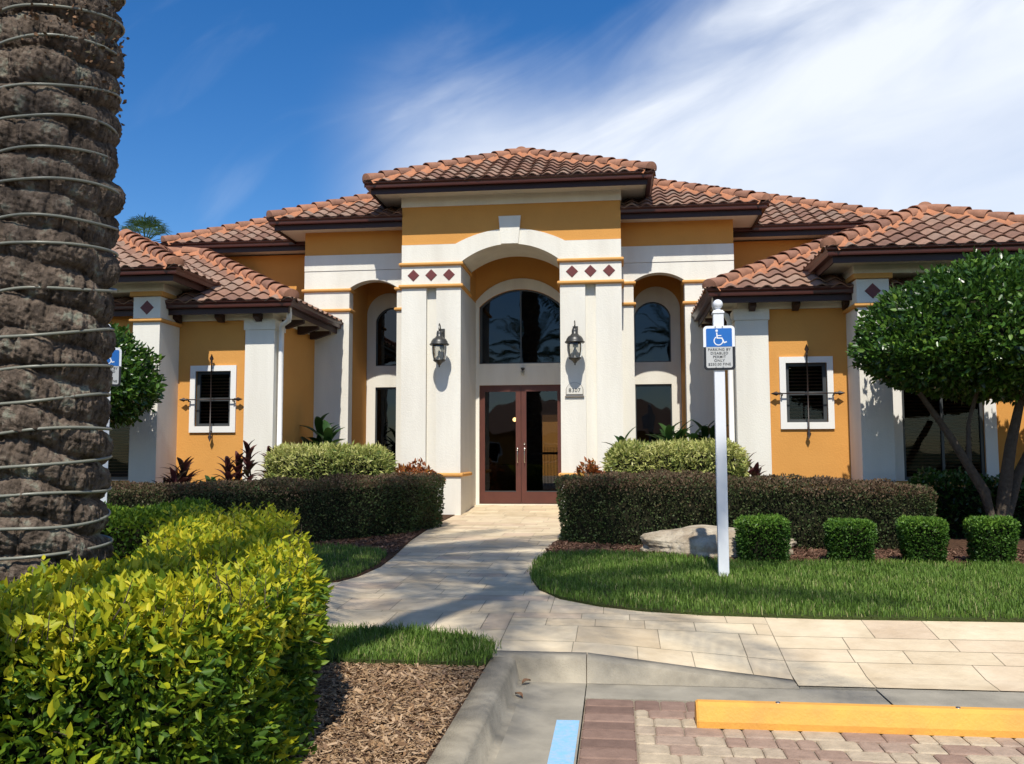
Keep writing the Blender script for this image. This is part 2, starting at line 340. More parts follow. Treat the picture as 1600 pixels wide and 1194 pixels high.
sheet('planting_bed', [(-20, 8.2)]+pathL[::-1]+[(-3.05, 19.5), (-20, 19.5)], .015, 'mulch')
sheet('planting_bed', [(-.62, 19.5), (-.66, 13), (-.85, 11.9), (-.84, 10.63)]+[(.5, 10.77), (1.2, 10.17), (2.4, 10.24), (4.6, 10.07), (20, 10.0), (20, 19.5)], .015, 'mulch')
sheet('lawn', lawnR, .02, 'lawn')
lawnL = [(-2.62, 8.85), (-2.62, 9.65), (-2.72, 10.5), (-2.95, 10.9), (-3.6, 11.2), (-6.5, 11.1), (-6.5, 8.22), (-3.1, 8.28), (-2.75, 8.5)]
sheet('lawn', lawnL, .035, 'lawn')
strip = [(-3.6, 5.72), (-.86, 5.72), (-.84, 5.95), (-.86, 6.3), (-1.1, 6.5), (-1.45, 6.6), (-2.2, 6.64), (-3.6, 6.64)]
sheet('lawn', strip, .035, 'lawn')
sheet('planting_bed', [(-20, -3), (-.84, -3), (-.84, 5.76), (-20, 5.76)], .0, 'mulch', depth=.2)

# -- kerb, gutter pan, pavers
def kerb():
    m = MB()
    prof = [(-.84, -.03), (-.84, .155), (-.72, .155), (-.695, .148), (-.68, .13), (-.655, .01), (-.60, .003)]     # left kerb section (x,z), runs along y
    ys = list(np.arange(-4, 6.01, .25))+[6.03]
    vs = []; fs = []; n = len(prof)
    for y in ys:
        for x, z in prof: vs.append((x, min(y, 6.05), z))
    for j in range(len(ys)-1):
        for i in range(n-1): a = j*n+i; fs.append((a, a+1, a+n+1, a+n))
    m.add(vs, fs, .5, True)
    # front kerb: runs along x at y about 6.05, ramps to flush at x=1.15
    xs = [-.84, -.7, -.55, -.4, -.213]; xs2 = [-.207]+list(np.linspace(-.1, 1.15, 12))
    for X in (xs, xs2):
        vs = []; fs = []
        for x in X:
            h = .15*(1-min(max((x+.21)/1.36, 0), 1))+.008
            for y, z in [(6.0, .004), (6.025, .01), (6.05, h*.87), (6.075, h-.004), (6.10, h), (6.21, h), (6.21, -.05)]: vs.append((x, y, z))
        for j in range(len(X)-1):
            for i in range(6): a = j*7+i; fs.append((a, a+1, a+8, a+7))
        m.add(vs, fs, .5, True)
    tag(m.build('kerb', 'concrete'), kind='structure')
    g = MB(); g.box(-.64, -.212, -4, 6.03, -.06, .004); g.box(-.206, 1.62, 5.66, 6.01, -.06, .002); g.box(1.63, 12, 5.66, 6.052, -.06, .006); g.box(1.16, 12, 6.053, 6.199, -.06, .004)
    tag(g.build('gutter_strip', 'pan'), kind='structure')
kerb()
def pavers():
    g = random.Random(11); mb = MB(); bb = MB()
    def pv(m, x0, x1, y0, y1, r):
        k = .003; b = .009; t = g.uniform(-.001, .0015); x0 += k; x1 -= k; y0 += k; y1 -= k
        j = lambda: g.uniform(-.0025, .0025)
        vs = [(x0+j(), y0+j(), -.03), (x1+j(), y0+j(), -.03), (x1+j(), y1+j(), -.03), (x0+j(), y1+j(), -.03)]
        c = b*1.6
        o = [(x0, y0+c), (x0+c, y0), (x1-c, y0), (x1, y0+c), (x1, y1-c), (x1-c, y1), (x0+c, y1), (x0, y1-c)]
        i_ = [(x0+b, y0+c+b*.4), (x0+c+b*.4, y0+b), (x1-c-b*.4, y0+b), (x1-b, y0+c+b*.4), (x1-b, y1-c-b*.4), (x1-c-b*.4, y1-b), (x0+c+b*.4, y1-b), (x0+b, y1-c-b*.4)]
        vs = [(a, c_, -.03) for a, c_ in o]+[(a+j()*.6, c_+j()*.6, t-.006) for a, c_ in o]+[(a, c_, t) for a, c_ in i_]
        fs = [(q, (q+1) % 8, 8+(q+1) % 8, 8+q) for q in range(8)]+[(8+q, 8+(q+1) % 8, 16+(q+1) % 8, 16+q) for q in range(8)]
        m.add(vs, fs, r); m.add(vs[16:], [tuple(range(8))], r)
    y = 5.655
    while y > 1.0: pv(bb, -.205, .09, y-.155, y, g.random()); y -= .155
    x = .09
    while x < 7: pv(bb, x, x+.155, 5.655-.21, 5.655, g.random()); x += .155
    y = 5.445
    while y > 1.0:
        x = .09+g.uniform(-.1, 0); y2 = y-.155
        while x < 7:
            w = g.choice([.105, .155, .155, .21, .21]); a = max(x, .09)
            if x+w-a > .05: pv(mb, a, x+w, y2, y, min(1, max(0, g.random())))
            x += w
        y = y2
    tag(mb.build('parking_pavers', 'paver'), kind='structure'); tag(bb.build('paver_border', 'border'), kind='structure')
    plane('paver_sand', 'joint', -.206, 7.1, .9, 5.66, -.012)
pavers()
s_ = MB(); s_.add([(-.345, 1.2, .0085), (-.222, 1.2, .0085), (-.222, 5.165, .0085), (-.35, 5.16, .0085)], [(0, 1, 2, 3)]); s_.build('parking_line', 'blue'); tag(bpy.data.objects['parking_line'], kind='structure')

# -- wheel stop
def wheel_stop():
    m = MB(); prof = [(0, 0), (0, .035), (.028, .112), (.055, .128), (.10, .128), (.127, .112), (.155, .035), (.155, 0)]
    xs = [0, .012]+list(np.linspace(.1, 1.72, 10))+[1.818, 1.83]; vs = []; n = len(prof)
    for i, x in enumerate(xs):
        k = .93 if i in (0, len(xs)-1) else 1
        for y, z in prof: vs.append((x, .0775+(y-.0775)*k, z*k))
    fs = [(j*n+i, j*n+i+1, (j+1)*n+i+1, (j+1)*n+i) for j in range(len(xs)-1) for i in range(n-1)]+[tuple(range(n)), tuple((len(xs)-1)*n+i for i in reversed(range(n)))]
    m.add(vs, fs); t = empty('wheel_stop', (.425, 5.12, 0), 0, 'yellow painted concrete wheel stop lying on the clay pavers', 'wheel stop')
    m.build('stop_body', 'stop', t)
    for x in (.45, 1.4):
        b = MB(); b.lathe([(0, .003), (.012, .003), (.014, 0)], (x, .0775, .128), 12); b.build('anchor_pin', 'galv', t)
wheel_stop()

# ================================================================== CLUBHOUSE
XC = -1.983; CB = empty('clubhouse', (0, 0, 0), 0, 'orange and white stucco clubhouse with terracotta tiled hip roofs and arched entrance', 'building')
def X(h, s=1): return XC+s*h
def mir(s, a, b):
    """half offsets a<b to sorted x range on side s"""
    return (XC+a, XC+b) if s > 0 else (XC-b, XC-a)
YP, YM, YW, YA, YB = 16.8, 17.36, 15.07, 14.37, 18.7
Z0 = .2
def molding(name, x0, x1, y0, y1, z, h=.075, r=.05, m='band'):
    """half-round belt around the front and both sides of a rectangle"""
    q = MB(); pr = [(0, -h/2), (r*.75, -h/2+.006), (r, -h*.22), (r*1.04, 0), (r, h*.22), (r*.75, h/2-.006), (0, h/2)]; n = len(pr); vs = []
    for cx, cy, dx, dy in [(x0, y1, -1, 0), (x0, y0, -1, -1), (x1, y0, 1, -1), (x1, y1, 1, 0)]:
        for o, dz in pr: vs.append((cx+dx*o, cy+dy*o, z+dz))
    fs = [(j*n+i, j*n+i+1, (j+1)*n+i+1, (j+1)*n+i) for j in range(3) for i in range(n-1)]
    q.add(vs, fs, .5, False); return q.build(name, m, CB)
# -- portico pillars
def portico():
    yb = 17.9
    for s in (1, -1):
        a, b = mir(s, .961, 2.127); c0, c1 = mir(s, 1.44, 1.64)
        pl = MB(); vs = [(a, YP), (c0, YP), (c0, YP+.11), (c1, YP+.11), (c1, YP), (b, YP), (b, yb), (a, yb)]
        n = len(vs); pl.add([(x, y, z) for z in (Z0, 4.77) for x, y in vs], [(i, (i+1) % n, n+(i+1) % n, n+i) for i in range(n)]); p = pl.build('pillar', 'white', CB)
        box('pillar_plinth', 'white', p, a-.012, b+.012, YP-.012, yb, Z0, 1.09)
        molding('band_molding', a, b, YP-.004, yb, 1.125)
        box('diamond_frieze', 'white', CB, a-.004, b+.004, YP-.004, yb, 4.77, 5.22)
        molding('band_molding', a, b, YP-.004, yb, 4.775); molding('band_molding', a, b, YP-.004, yb, 5.205)
        for k in (-1, 0, 1):
            cx = (a+b)/2+k*.352; r = .118; d = MB()
            d.add([(cx-r, YP-.004, 4.99), (cx, YP-.004, 4.99-r), (cx+r, YP-.004, 4.99), (cx, YP-.004, 4.99+r), (cx-r+.008, YP-.016, 4.99), (cx, YP-.016, 4.99-r+.008), (cx+r-.008, YP-.016, 4.99), (cx, YP-.016, 4.99+r-.008)],
                  [(4, 5, 6, 7), (0, 1, 5, 4), (1, 2, 6, 5), (2, 3, 7, 6), (3, 0, 4, 7)]); d.build('diamond_tile', 'diamond', CB)
        # block between portico and side bay
        a2, b2 = mir(s, .961, 2.363)
        box('wall', 'white', CB, a2, b2, yb, YB, Z0, 4.74); box('wall', 'orange', CB, a2, b2, yb, YB, 4.74, 6.5)
    # arch wall
    aL, aR = X(-2.127), X(2.127); oL, oR = X(-.961), X(.961)
    inner = arc(oL, 5.225, oR, 5.225, .335, 24)
    pts = [(aL, 5.225)]+inner+[(aR, 5.225), (aR, 5.59), (X(1.065), 5.59)]+arc(X(1.065), 5.59, X(-1.065), 5.59, .27, 18)[1:-1]+[(X(-1.065), 5.59), (aL, 5.59)]
    prism('arch_wall', 'white', CB, pts, YP-.02, yb)
    top = [(aL, 5.60)]+[(X(-1.05), 5.60)]+[(x, z+.001) for x, z in arc(X(-1.05), 5.59, X(1.05), 5.59, .265, 18)[1:-1]]+[(X(1.05), 5.60), (aR, 5.60), (aR, 6.9), (aL, 6.9)]
    prism('wall', 'orange', CB, top, YP, yb-.2)
    box('wall_trim', 'white', CB, aL-.015, aR+.015, YP-.02, yb-.3, 6.345, 6.62)
    k = X(0)+.0; prism('keystone', 'white', CB, [(k-.165, 5.56), (k+.165, 5.56), (k+.215, 6.10), (k-.215, 6.10)], YP-.055, YP+.01)
    # porch ceiling
    box('porch_ceiling', 'white', CB, X(-2.1), X(2.1), yb, YB, 6.2, 6.3)
portico()
def side_bay():
    for s in (1, -1):
        # pier
        a, b = mir(s, 3.348, 4.295); yb = 17.62
        box('pillar', 'white', CB, a, b, YM, yb, Z0, 4.86)
        molding('band_molding', a, b, YM, yb, 4.845, .07, .045); molding('band_molding', a, b, YM, yb, 4.43, .07, .045)
        a1, b1 = mir(s, 2.127, 2.363)
        box('pillar', 'white', CB, a1, b1, YM, 17.95, Z0, 4.86)
        molding('band_molding', a1, b1, YM, yb, 4.845, .07, .045); molding('band_molding', a1, b1, YM, yb, 4.43, .07, .045)
        # arch wall
        L0, R0 = mir(s, 2.127, 4.295); l, r = mir(s, 2.363, 3.348)
        prism('arch_wall', 'white', CB, [(L0, 4.88)]+arc(l, 4.88, r, 4.88, .16, 14)+[(R0, 4.88), (R0, 5.24), (L0, 5.24)], YM, yb)
        prism('wall_trim', 'white', CB, [(L0, 5.246), (R0, 5.246), (R0, 5.57), (L0, 5.57)], YM-.012, yb)
        box('wall', 'orange', CB, L0, R0, YM+.006, yb, 5.57, 6.3)
        # reveal wall behind the pier
        c0, c1 = mir(s, 3.348, 4.295); box('wall', 'orange', CB, c0+.003, c1-.003, yb, 18.95, Z0, 6.2)
        box('porch_ceiling', 'orange', CB, l, r, yb, YB, 5.35, 5.4)
side_bay()
# -- rear wall of porches with its openings
def windows_back():
    def win(xa, xb, z0, z1, rise=0):
        return [(xa, z0), (xb, z0), (xb, z1)]+(arc(xb, z1, xa, z1, rise, 16)[1:-1] if rise else [])+[(xa, z1)]
    cen = win(X(-.885), X(.885), 3.43, 4.66, .37)
    sd_up = {s: win(*mir(s, 2.345, 3.285), 3.42, 4.50, .28) for s in (1, -1)}; sd_lo = {s: win(*mir(s, 2.345, 3.285), .62, 2.96) for s in (1, -1)}
    door = win(X(-.885), X(.885), .47, 2.975)
    z0 = Z0
    prism('rear_wall', 'orange', CB, [(X(-3.4), z0), (X(3.4), z0), (X(3.4), 6.2), (X(-3.4), 6.2)], YB, YB+.2, [cen, door, sd_up[1], sd_up[-1], sd_lo[1], sd_lo[-1]])
    # white surrounds, 25 mm proud
    def shr(p, e): 
        return p
    outc = [(X(-.959), Z0), (X(.959), Z0), (X(.959), 4.78)]+arc(X(.959), 4.78, X(-.959), 4.78, .48, 16)[1:-1]+[(X(-.959), 4.78)]
    prism('surround', 'white', CB, outc, YB-.025, YB-.001, [cen, door])
    for s in (1, -1):
        a, b = mir(s, 2.36, 3.346) if s > 0 else mir(s, 2.36, 3.346)
        a3, b3 = mir(s, 2.366, 3.345)
        h1 = mir(s, 2.375, 3.255)
        o = [(a, Z0), (b, Z0), (b, 4.56)]+arc(b, 4.56, a, 4.56, .45, 16)[1:-1]+[(a, 4.56)]
        # inner openings slightly narrower on the wall side so that the jamb shows
        up = win(*mir(s, 2.40, 3.15), 3.42, 4.40, .29); lo = win(*mir(s, 2.40, 3.15), .62, 2.96)
        prism('surround', 'white', CB, o, YB-.025, YB-.001, [up, lo])
        for pth, nm in ((up, 'up'), (lo, 'lo')):
            w = glazed(pth, YB+.03)
    glazed(cen, YB+.05, mull=[X(0)])
def glazed(pth, y, mull=()):
    """window: frame ring + pane"""
    cx = sum(p[0] for p in pth)/len(pth); cz = (min(p[1] for p in pth)+max(p[1] for p in pth))/2
    inner = [(cx+(x-cx)*.945, cz+(z-cz)*.965) for x, z in pth]; big = [(cx+(x-cx)*1.03, cz+(z-cz)*1.03) for x, z in pth]
    f = prism('window', 'winframe', CB, big, y, y+.06, [inner])
    prism('pane', 'glass', f, [(cx+(x-cx)*.97, cz+(z-cz)*.98) for x, z in pth], y+.025, y+.031)
    for mx in mull: box('mullion', 'winframe', f, mx-.014, mx+.014, y+.005, y+.045, min(p[1] for p in pth)+.02, max(p[1] for p in pth)-.02)
    return f
windows_back()
# dark interior
def interior():
    m = MB(); x0, x1, y0, y1, z0, z1 = X(-3.9), X(3.9), YB+.25, 24, .3, 6.15
    m.add([(x0, y0, z0), (x1, y0, z0), (x1, y1, z0), (x0, y1, z0), (x0, y0, z1), (x1, y0, z1), (x1, y1, z1), (x0, y1, z1)], [(0, 1, 2, 3), (4, 5, 6, 7), (1, 2, 6, 5), (3, 0, 4, 7)]); m.build('room', 'room', CB)
    hole = [(-2.02, .52), (.1, .52), (.1, 2.62), (-2.02, 2.62)]
    prism('room_wall', 'room', CB, [(x0, z0), (x1, z0), (x1, z1), (x0, z1)], 24.01, 24.06, [hole])
    prism('wall', 'orange', CB, [(X(-7.2), .3), (X(7.2), .3), (X(7.2), 5.9), (X(-7.2), 5.9)], 24.1, 24.3, [hole])
    w = prism('window', 'winframe', CB, hole, 24.07, 24.09, [[(-1.97, .56), (-1.1, .56), (-1.1, 2.58), (-1.97, 2.58)], [(-1.05, .56), (.05, .56), (.05, 2.58), (-1.05, 2.58)]])
    so = MB(); so.box(-3.4, -2.3, 21.2, 21.9, .46, .85); so.box(-3.4, -2.3, 21.75, 21.95, .85, 1.25); so.build('room_sofa', 'blind', CB)
    fl = box('room_floor', 'pan', CB, X(-3.8), X(3.8), YB+.26, 23.9, .42, .46)
    t = MB(); t.lathe([(0, .05), (.035, .035), (.05, 0), (.035, -.035), (0, -.05)], (-2.33, 20.6, 2.32), 12)
    M = bpy.data.materials.new('warm_bulb'); M.use_nodes = True; P = M.node_tree.nodes['Principled BSDF']; P.inputs['Emission Color'].default_value = (1, .62, .22, 1); P.inputs['Emission Strength'].default_value = 14
    ob = t.build('pendant_bulb', M); tag(ob, 'small warm lit bulb glowing inside behind the left glass door', 'lamp')
interior()
def doors():
    for s in (-1, 1):
        a, b = mir(s, .004, .88); st = .108
        f = prism('door', 'door', CB, [(a, .485), (b, .485), (b, 2.965), (a, 2.965)], YB+.02, YB+.075, [[(a+st, .73), (b-st, .73), (b-st, 2.84), (a+st, 2.84)]])
        prism('pane', 'glass3', f, [(a+st-.01, .72), (b-st+.01, .72), (b-st+.01, 2.85), (a+st-.01, 2.85)], YB+.045, YB+.051)
        box('kick_rail', 'winframe', f, a+st, b-st, YB+.015, YB+.045, .73, .745)
        hx = X(s*.075); h = MB(); h.tube([(hx, YB+.02, 1.62), (hx, YB-.035, 1.62), (hx, YB-.04, 1.55), (hx, YB-.035, 1.36), (hx, YB+.02, 1.34)], .011, 8)
        h.lathe([(0, .0), (.022, .0), (.022, .05), (0, .05)], (hx, YB+.0, 1.60), 12); h.build('handle', 'brass', f)
        if s > 0:
            l = MB(); l.tube([(hx, YB+.025, 1.73), (hx, YB+.0, 1.73)], .024, 12); l.build('lock', 'brass', f)
            r_ = MB(); r_.tube([(a+st, YB+.085, 1.52), (b-st, YB+.085, 1.52)], .014, 8); r_.build('push_bar', 'brass', f)
    fr = MB(); fr.box(X(-.885), X(.885), YB+.02, YB+.1, 2.966, 2.98); fr.build('door_head', 'door', CB); box('threshold', 'joint', CB, X(-.885), X(.885), YB-.02, YB+.1, .44, .478)
doors()

# ------------------------------------------------------------------ roofs
def tile_slope(name, P0, U, Vd, length, rise_len, poly, parent, seed=0):
    """S-tiles on one slope; poly is convex in (u,v) metres"""
    g = random.Random(seed); A, Wt, e, K = .062, .285, .345, 8
    bm = bmesh.new(); lay = bm.faces.layers.float.new('rnd'); umin = min(p[0] for p in poly)-.1; umax = max(p[0] for p in poly)+.1; vmax = max(p[1] for p in poly)
    nu = int((umax-umin)/Wt)+1; nv = int(vmax/e)+1
    prof = [A*(.5+.5*math.cos(2*math.pi*(k/K-.5)))**.9 for k in range(K+1)]
    for j in range(nv+1):
        for i in range(nu+1):
            u0 = umin+i*Wt; v0 = j*e-.045+g.uniform(-.007, .007); dz = g.uniform(-.003, .004); r = g.random(); tilt = g.uniform(-.003, .003)
            ws = []
            for (v, t) in ((v0, .040+dz), (v0+e*.5, .024+dz), (v0+e+.03, .004)):
                ws.append([bm.verts.new((u0+k*Wt/K, v, prof[k]+t+tilt*(k/K-.5))) for k in range(K+1)])
            lo = [bm.verts.new((u0+k*Wt/K, v0+.001, prof[k]+.040+dz+tilt*(k/K-.5))) for k in range(K+1)]
            l2 = [bm.verts.new((u0+k*Wt/K, v0+.003, prof[k]+.040-.019+dz+tilt*(k/K-.5))) for k in range(K+1)]
            for a, b, sm in ((ws[0], ws[1], True), (ws[1], ws[2], True), (l2, lo, False)):
                for k in range(K):
                    f = bm.faces.new((a[k], a[k+1], b[k+1], b[k])); f[lay] = r; f.smooth = sm
            if j == 0:   # underside of the eave course
                l3 = [bm.verts.new((u0+k*Wt/K, v0+.3, prof[k]+.004)) for k in range(K+1)]
                for k in range(K):
                    f = bm.faces.new((l2[k+1], l2[k], l3[k], l3[k+1])); f[lay] = r; f.smooth = True
    for i in range(len(poly)):
        (ax, ay), (bx, by) = poly[i], poly[(i+1) % len(poly)]
        if i == 0: continue                      # the eave edge keeps its overhang
        nx, ny = by-ay, -(bx-ax)
        bmesh.ops.bisect_plane(bm, geom=bm.verts[:]+bm.edges[:]+bm.faces[:], plane_co=(ax, ay, 0), plane_no=(nx, ny, 0), clear_outer=True)
    N = U.cross(Vd)
    for v in bm.verts: v.co = P0+U*v.co.x+Vd*v.co.y+N*v.co.z
    me = bpy.data.meshes.new(name); bm.to_mesh(me); bm.free(); return me
def join_meshes(name, mes):
    bm = bmesh.new()
    for m in mes: bm.from_mesh(m)
    me = bpy.data.meshes.new(name); bm.to_mesh(me); bm.free()
    for m in mes: bpy.data.meshes.remove(m)
    return me
def caps(mb, mo, P0, P1, seed):
    g = random.Random(seed); P0 = Vector(P0); P1 = Vector(P1); d = (P1-P0); L = d.length; d.normalize(); side = d.cross(Vector((0, 0, 1))).normalized(); up = side.cross(d)
    n = int(L/.34); st = L/n; K = 10
    for i in range(n):
        a = P0+d*(i*st-.03 if i else -.02); b = P0+d*((i+1)*st+.05); r0, r1 = .145, .112; r = g.random(); jz = g.uniform(-.006, .006); lift = .055
        off = side*g.uniform(-.008, .008); vs = []
        for (c, rr, lf) in ((a, r0, lift+.02), (a, r0, lift+.02), ((a+b)/2, (r0+r1)/2, lift+.012), (b, r1, lift-.01)):
            for k in range(K+1):
                t = math.pi*(-.06+1.12*k/K); vs.append(c+off+side*math.cos(t)*rr+up*(math.sin(t)*rr*.86+lf+jz))
        M_ = K+1; inner = [a+off+d*.004+side*math.cos(math.pi*(-.06+1.12*k/K))*(r0-.02)+up*(math.sin(math.pi*(-.06+1.12*k/K))*(r0-.02)*.86+lift+.02+jz) for k in range(M_)]
        fs = [(M_*j+k, M_*j+k+1, M_*(j+1)+k+1, M_*(j+1)+k) for j in (1, 2) for k in range(K)]
        mb.add(vs, fs, r, True); mb.add(vs[:M_]+inner, [(k, k+1, M_+k+1, M_+k) for k in range(K)], r)
        if i == 0: # closed nose of the starter tile
            c = a-d*.05+up*(lift+.02); mb.add(vs[:M_]+[c], [(k+1, k, M_) for k in range(K)], r, True)
    # mortar bed with ragged edges
    m = int(L/.06); vs = []; fs = []
    for i in range(m+1):
        p = P0+d*(L*i/m); w = .165+.018*math.sin(i*.9+seed)+g.uniform(-.01, .01); w2 = .165+.018*math.sin(i*.7+seed*2)+g.uniform(-.01, .01)
        vs += [p+side*w-up*(.04), p+side*.10+up*.11, p-side*.10+up*.11, p-side*w2-up*(.04)]
    for i in range(m):
        for k in range(3): q = i*4+k; fs.append((q, q+1, q+5, q+4))
    mo.add(vs, fs, g.random(), True)
def hip_roof(x0, x1, y0, y1, z, sl, seed, soffit_in, wallz=None, soff='soffit', tiled=('F', 'L', 'R'), gut=('F', 'L', 'R'), gap=None):
    """x0..y1 = outer gutter lip rectangle; z = lip height"""
    ins = .07; X0, X1, Y0, Y1 = x0+ins, x1-ins, y0+ins, y1-ins; zb = z-.035
    w = X1-X0; d = Y1-Y0; h = min(w, d)/2; zt = zb+sl*h; k = math.sqrt(1+sl*sl)
    if w <= d: A = Vector(((X0+X1)/2, Y0+h, zt)); B = Vector(((X0+X1)/2, Y1-h, zt))
    else: A = Vector((X0+h, (Y0+Y1)/2, zt)); B = Vector((X1-h, (Y0+Y1)/2, zt))
    mes = []
    if w <= d:
        polys = {'F': [(0, 0), (w, 0), (w/2, h*k)], 'L': [(0, 0), (d, 0), (d-h, h*k), (h, h*k)], 'R': [(0, 0), (d, 0), (d-h, h*k), (h, h*k)]}
    else:
        polys = {'F': [(0, 0), (w, 0), (w-h, h*k), (h, h*k)], 'L': [(0, 0), (d, 0), (d/2, h*k)], 'R': [(0, 0), (d, 0), (d/2, h*k)]}
    fr = {'F': ((X0, Y0, zb), (1, 0, 0), (0, 1, sl)), 'L': ((X0, Y1, zb), (0, -1, 0), (1, 0, sl)), 'R': ((X1, Y0, zb), (0, 1, 0), (-1, 0, sl))}
    for i, q in enumerate(tiled):
        P, U, V = fr[q]; mes.append(tile_slope('roof', Vector(P), Vector(U), Vector(V).normalized(), w, h*k, polys[q], None, seed*10+i))
    me = join_meshes('roof', mes); o = mesh_obj('roof', me, 'tile', CB)
    u = MB(); c = [Vector((X0, Y0, zb-.01)), Vector((X1, Y0, zb-.01)), Vector((X1, Y1, zb-.01)), Vector((X0, Y1, zb-.01))]; dz = Vector((0, 0, -.012))
    if w <= d: u.add(c+[A+dz, B+dz], [(0, 1, 4), (1, 2, 5, 4), (2, 3, 5), (3, 0, 4, 5)])
    else: u.add(c+[A+dz, B+dz], [(0, 1, 5, 4), (1, 2, 5), (2, 3, 4, 5), (3, 0, 4)])
    u.build('roof_underlay', 'dark', o)
    cm, mo = MB(), MB(); q = Vector((0, 0, .02))
    corners = [(c[0], A), (c[1], A if w <= d else B), (c[2], B), (c[3], B if w <= d else A)]
    for i, (p, t) in enumerate(corners): caps(cm, mo, p+q+(t-p).normalized()*.03, t+q, seed*7+i)
    if (B-A).length > .4: caps(cm, mo, A+q, B+q, seed*7+5)
    cm.build('ridge_cap', 'cap', o); mo.build('ridge_mortar', 'mortar', o)
    # gutter + fascia swept round with mitred corners
    gp = [(0, 0), (-.006, .004), (-.012, 0), (-.018, -.03), (-.045, -.06), (-.05, -.10), (-.055, -.118), (-.13, -.118), (-.13, -.01)]
    fp = [(-.135, -.03), (-.135, -.22), (-.155, -.22), (-.155, -.15)]
    path = [(x0, y1, -1, 0), (x0, y0, -1, -1), (x1, y0, 1, -1), (x1, y1, 1, 0)]
    for nm, prof, mt in (('gutter', gp, 'gutter'), ('fascia', fp, 'fascia')):
        m = MB(); n = len(prof); vs = [(cx+dx*a, cy+dy*a, z+b) for cx, cy, dx, dy in path for a, b in prof]
        m.add(vs, [(j*n+i, j*n+i+1, (j+1)*n+i+1, (j+1)*n+i) for j in range(3) for i in range(n-1)]); m.build(nm, mt, o)
    m = MB(); e = .15; m.add([(x0+e, y0+e, z-.165), (x1-e, y0+e, z-.165), (x1-e, y1, z-.165), (x0+e, y1, z-.165)], [(0, 1, 2, 3)]); 
    # grooves of the vinyl soffit as real ribs
    m.build('soffit', soff, o)
    if gap:                                     # the roof dies against the taller block in front
        for ob in [o]+list(o.children):
            bm = bmesh.new(); bm.from_mesh(ob.data)
            for xx in gap[:2]: bmesh.ops.bisect_plane(bm, geom=bm.verts[:]+bm.edges[:]+bm.faces[:], plane_co=(xx, 0, 0), plane_no=(1, 0, 0))
            bmesh.ops.bisect_plane(bm, geom=bm.verts[:]+bm.edges[:]+bm.faces[:], plane_co=(0, gap[2], 0), plane_no=(0, 1, 0))
            rm = [f for f in bm.faces if gap[0] < f.calc_center_median().x < gap[1] and f.calc_center_median().y < gap[2]]
            bmesh.ops.delete(bm, geom=rm, context='FACES')
            if ob.name.split('.')[0] in ('gutter', 'fascia'):      # one run each side of the block
                b2 = bm.copy(); mid = (gap[0]+gap[1])/2
                for q, sg in ((bm, 1), (b2, -1)): bmesh.ops.delete(q, geom=[f for f in q.faces if (f.calc_center_median().x-mid)*sg > 0], context='FACES')
                m2 = ob.data.copy(); b2.to_mesh(m2); b2.free(); o2 = ob.copy(); o2.data = m2; COL.objects.link(o2)
            bm.to_mesh(ob.data); bm.free()
    return o
hip_roof(X(-2.127-.631), X(2.127+.631), 16.17, 25.0, 6.704, .5, 1, .6)
hip_roof(X(-4.902), X(4.902), 16.754, 27.0, 6.215, .5, 2, .6, gap=(X(-2.12), X(2.12), 18.6))
hip_roof(X(-7.8), X(7.8), 18.0, 28.5, 6.10, .5, 3, .6, gap=(X(-4.28), X(4.28), 19.3))
hip_roof(X(3.46), X(12.5), 14.51, 21.0, 4.176, .5, 4, .5, soff='soffit')
hip_roof(X(-12.5), X(-3.46), 14.51, 21.0, 4.176, .5, 5, .5, soff='soffit')
hip_roof(X(5.182), X(9.62), 13.779, 20.0, 4.634, .5, 6, .6)
hip_roof(X(-9.62), X(-5.182), 13.779, 20.0, 4.634, .5, 7, .6)
# upper rear walls
box('wall', 'orange', CB, X(-7.2), X(-4.0), 18.62, 19.0, .3, 5.9); box('wall', 'orange', CB, X(4.0), X(7.2), 18.62, 19.0, .3, 5.9)

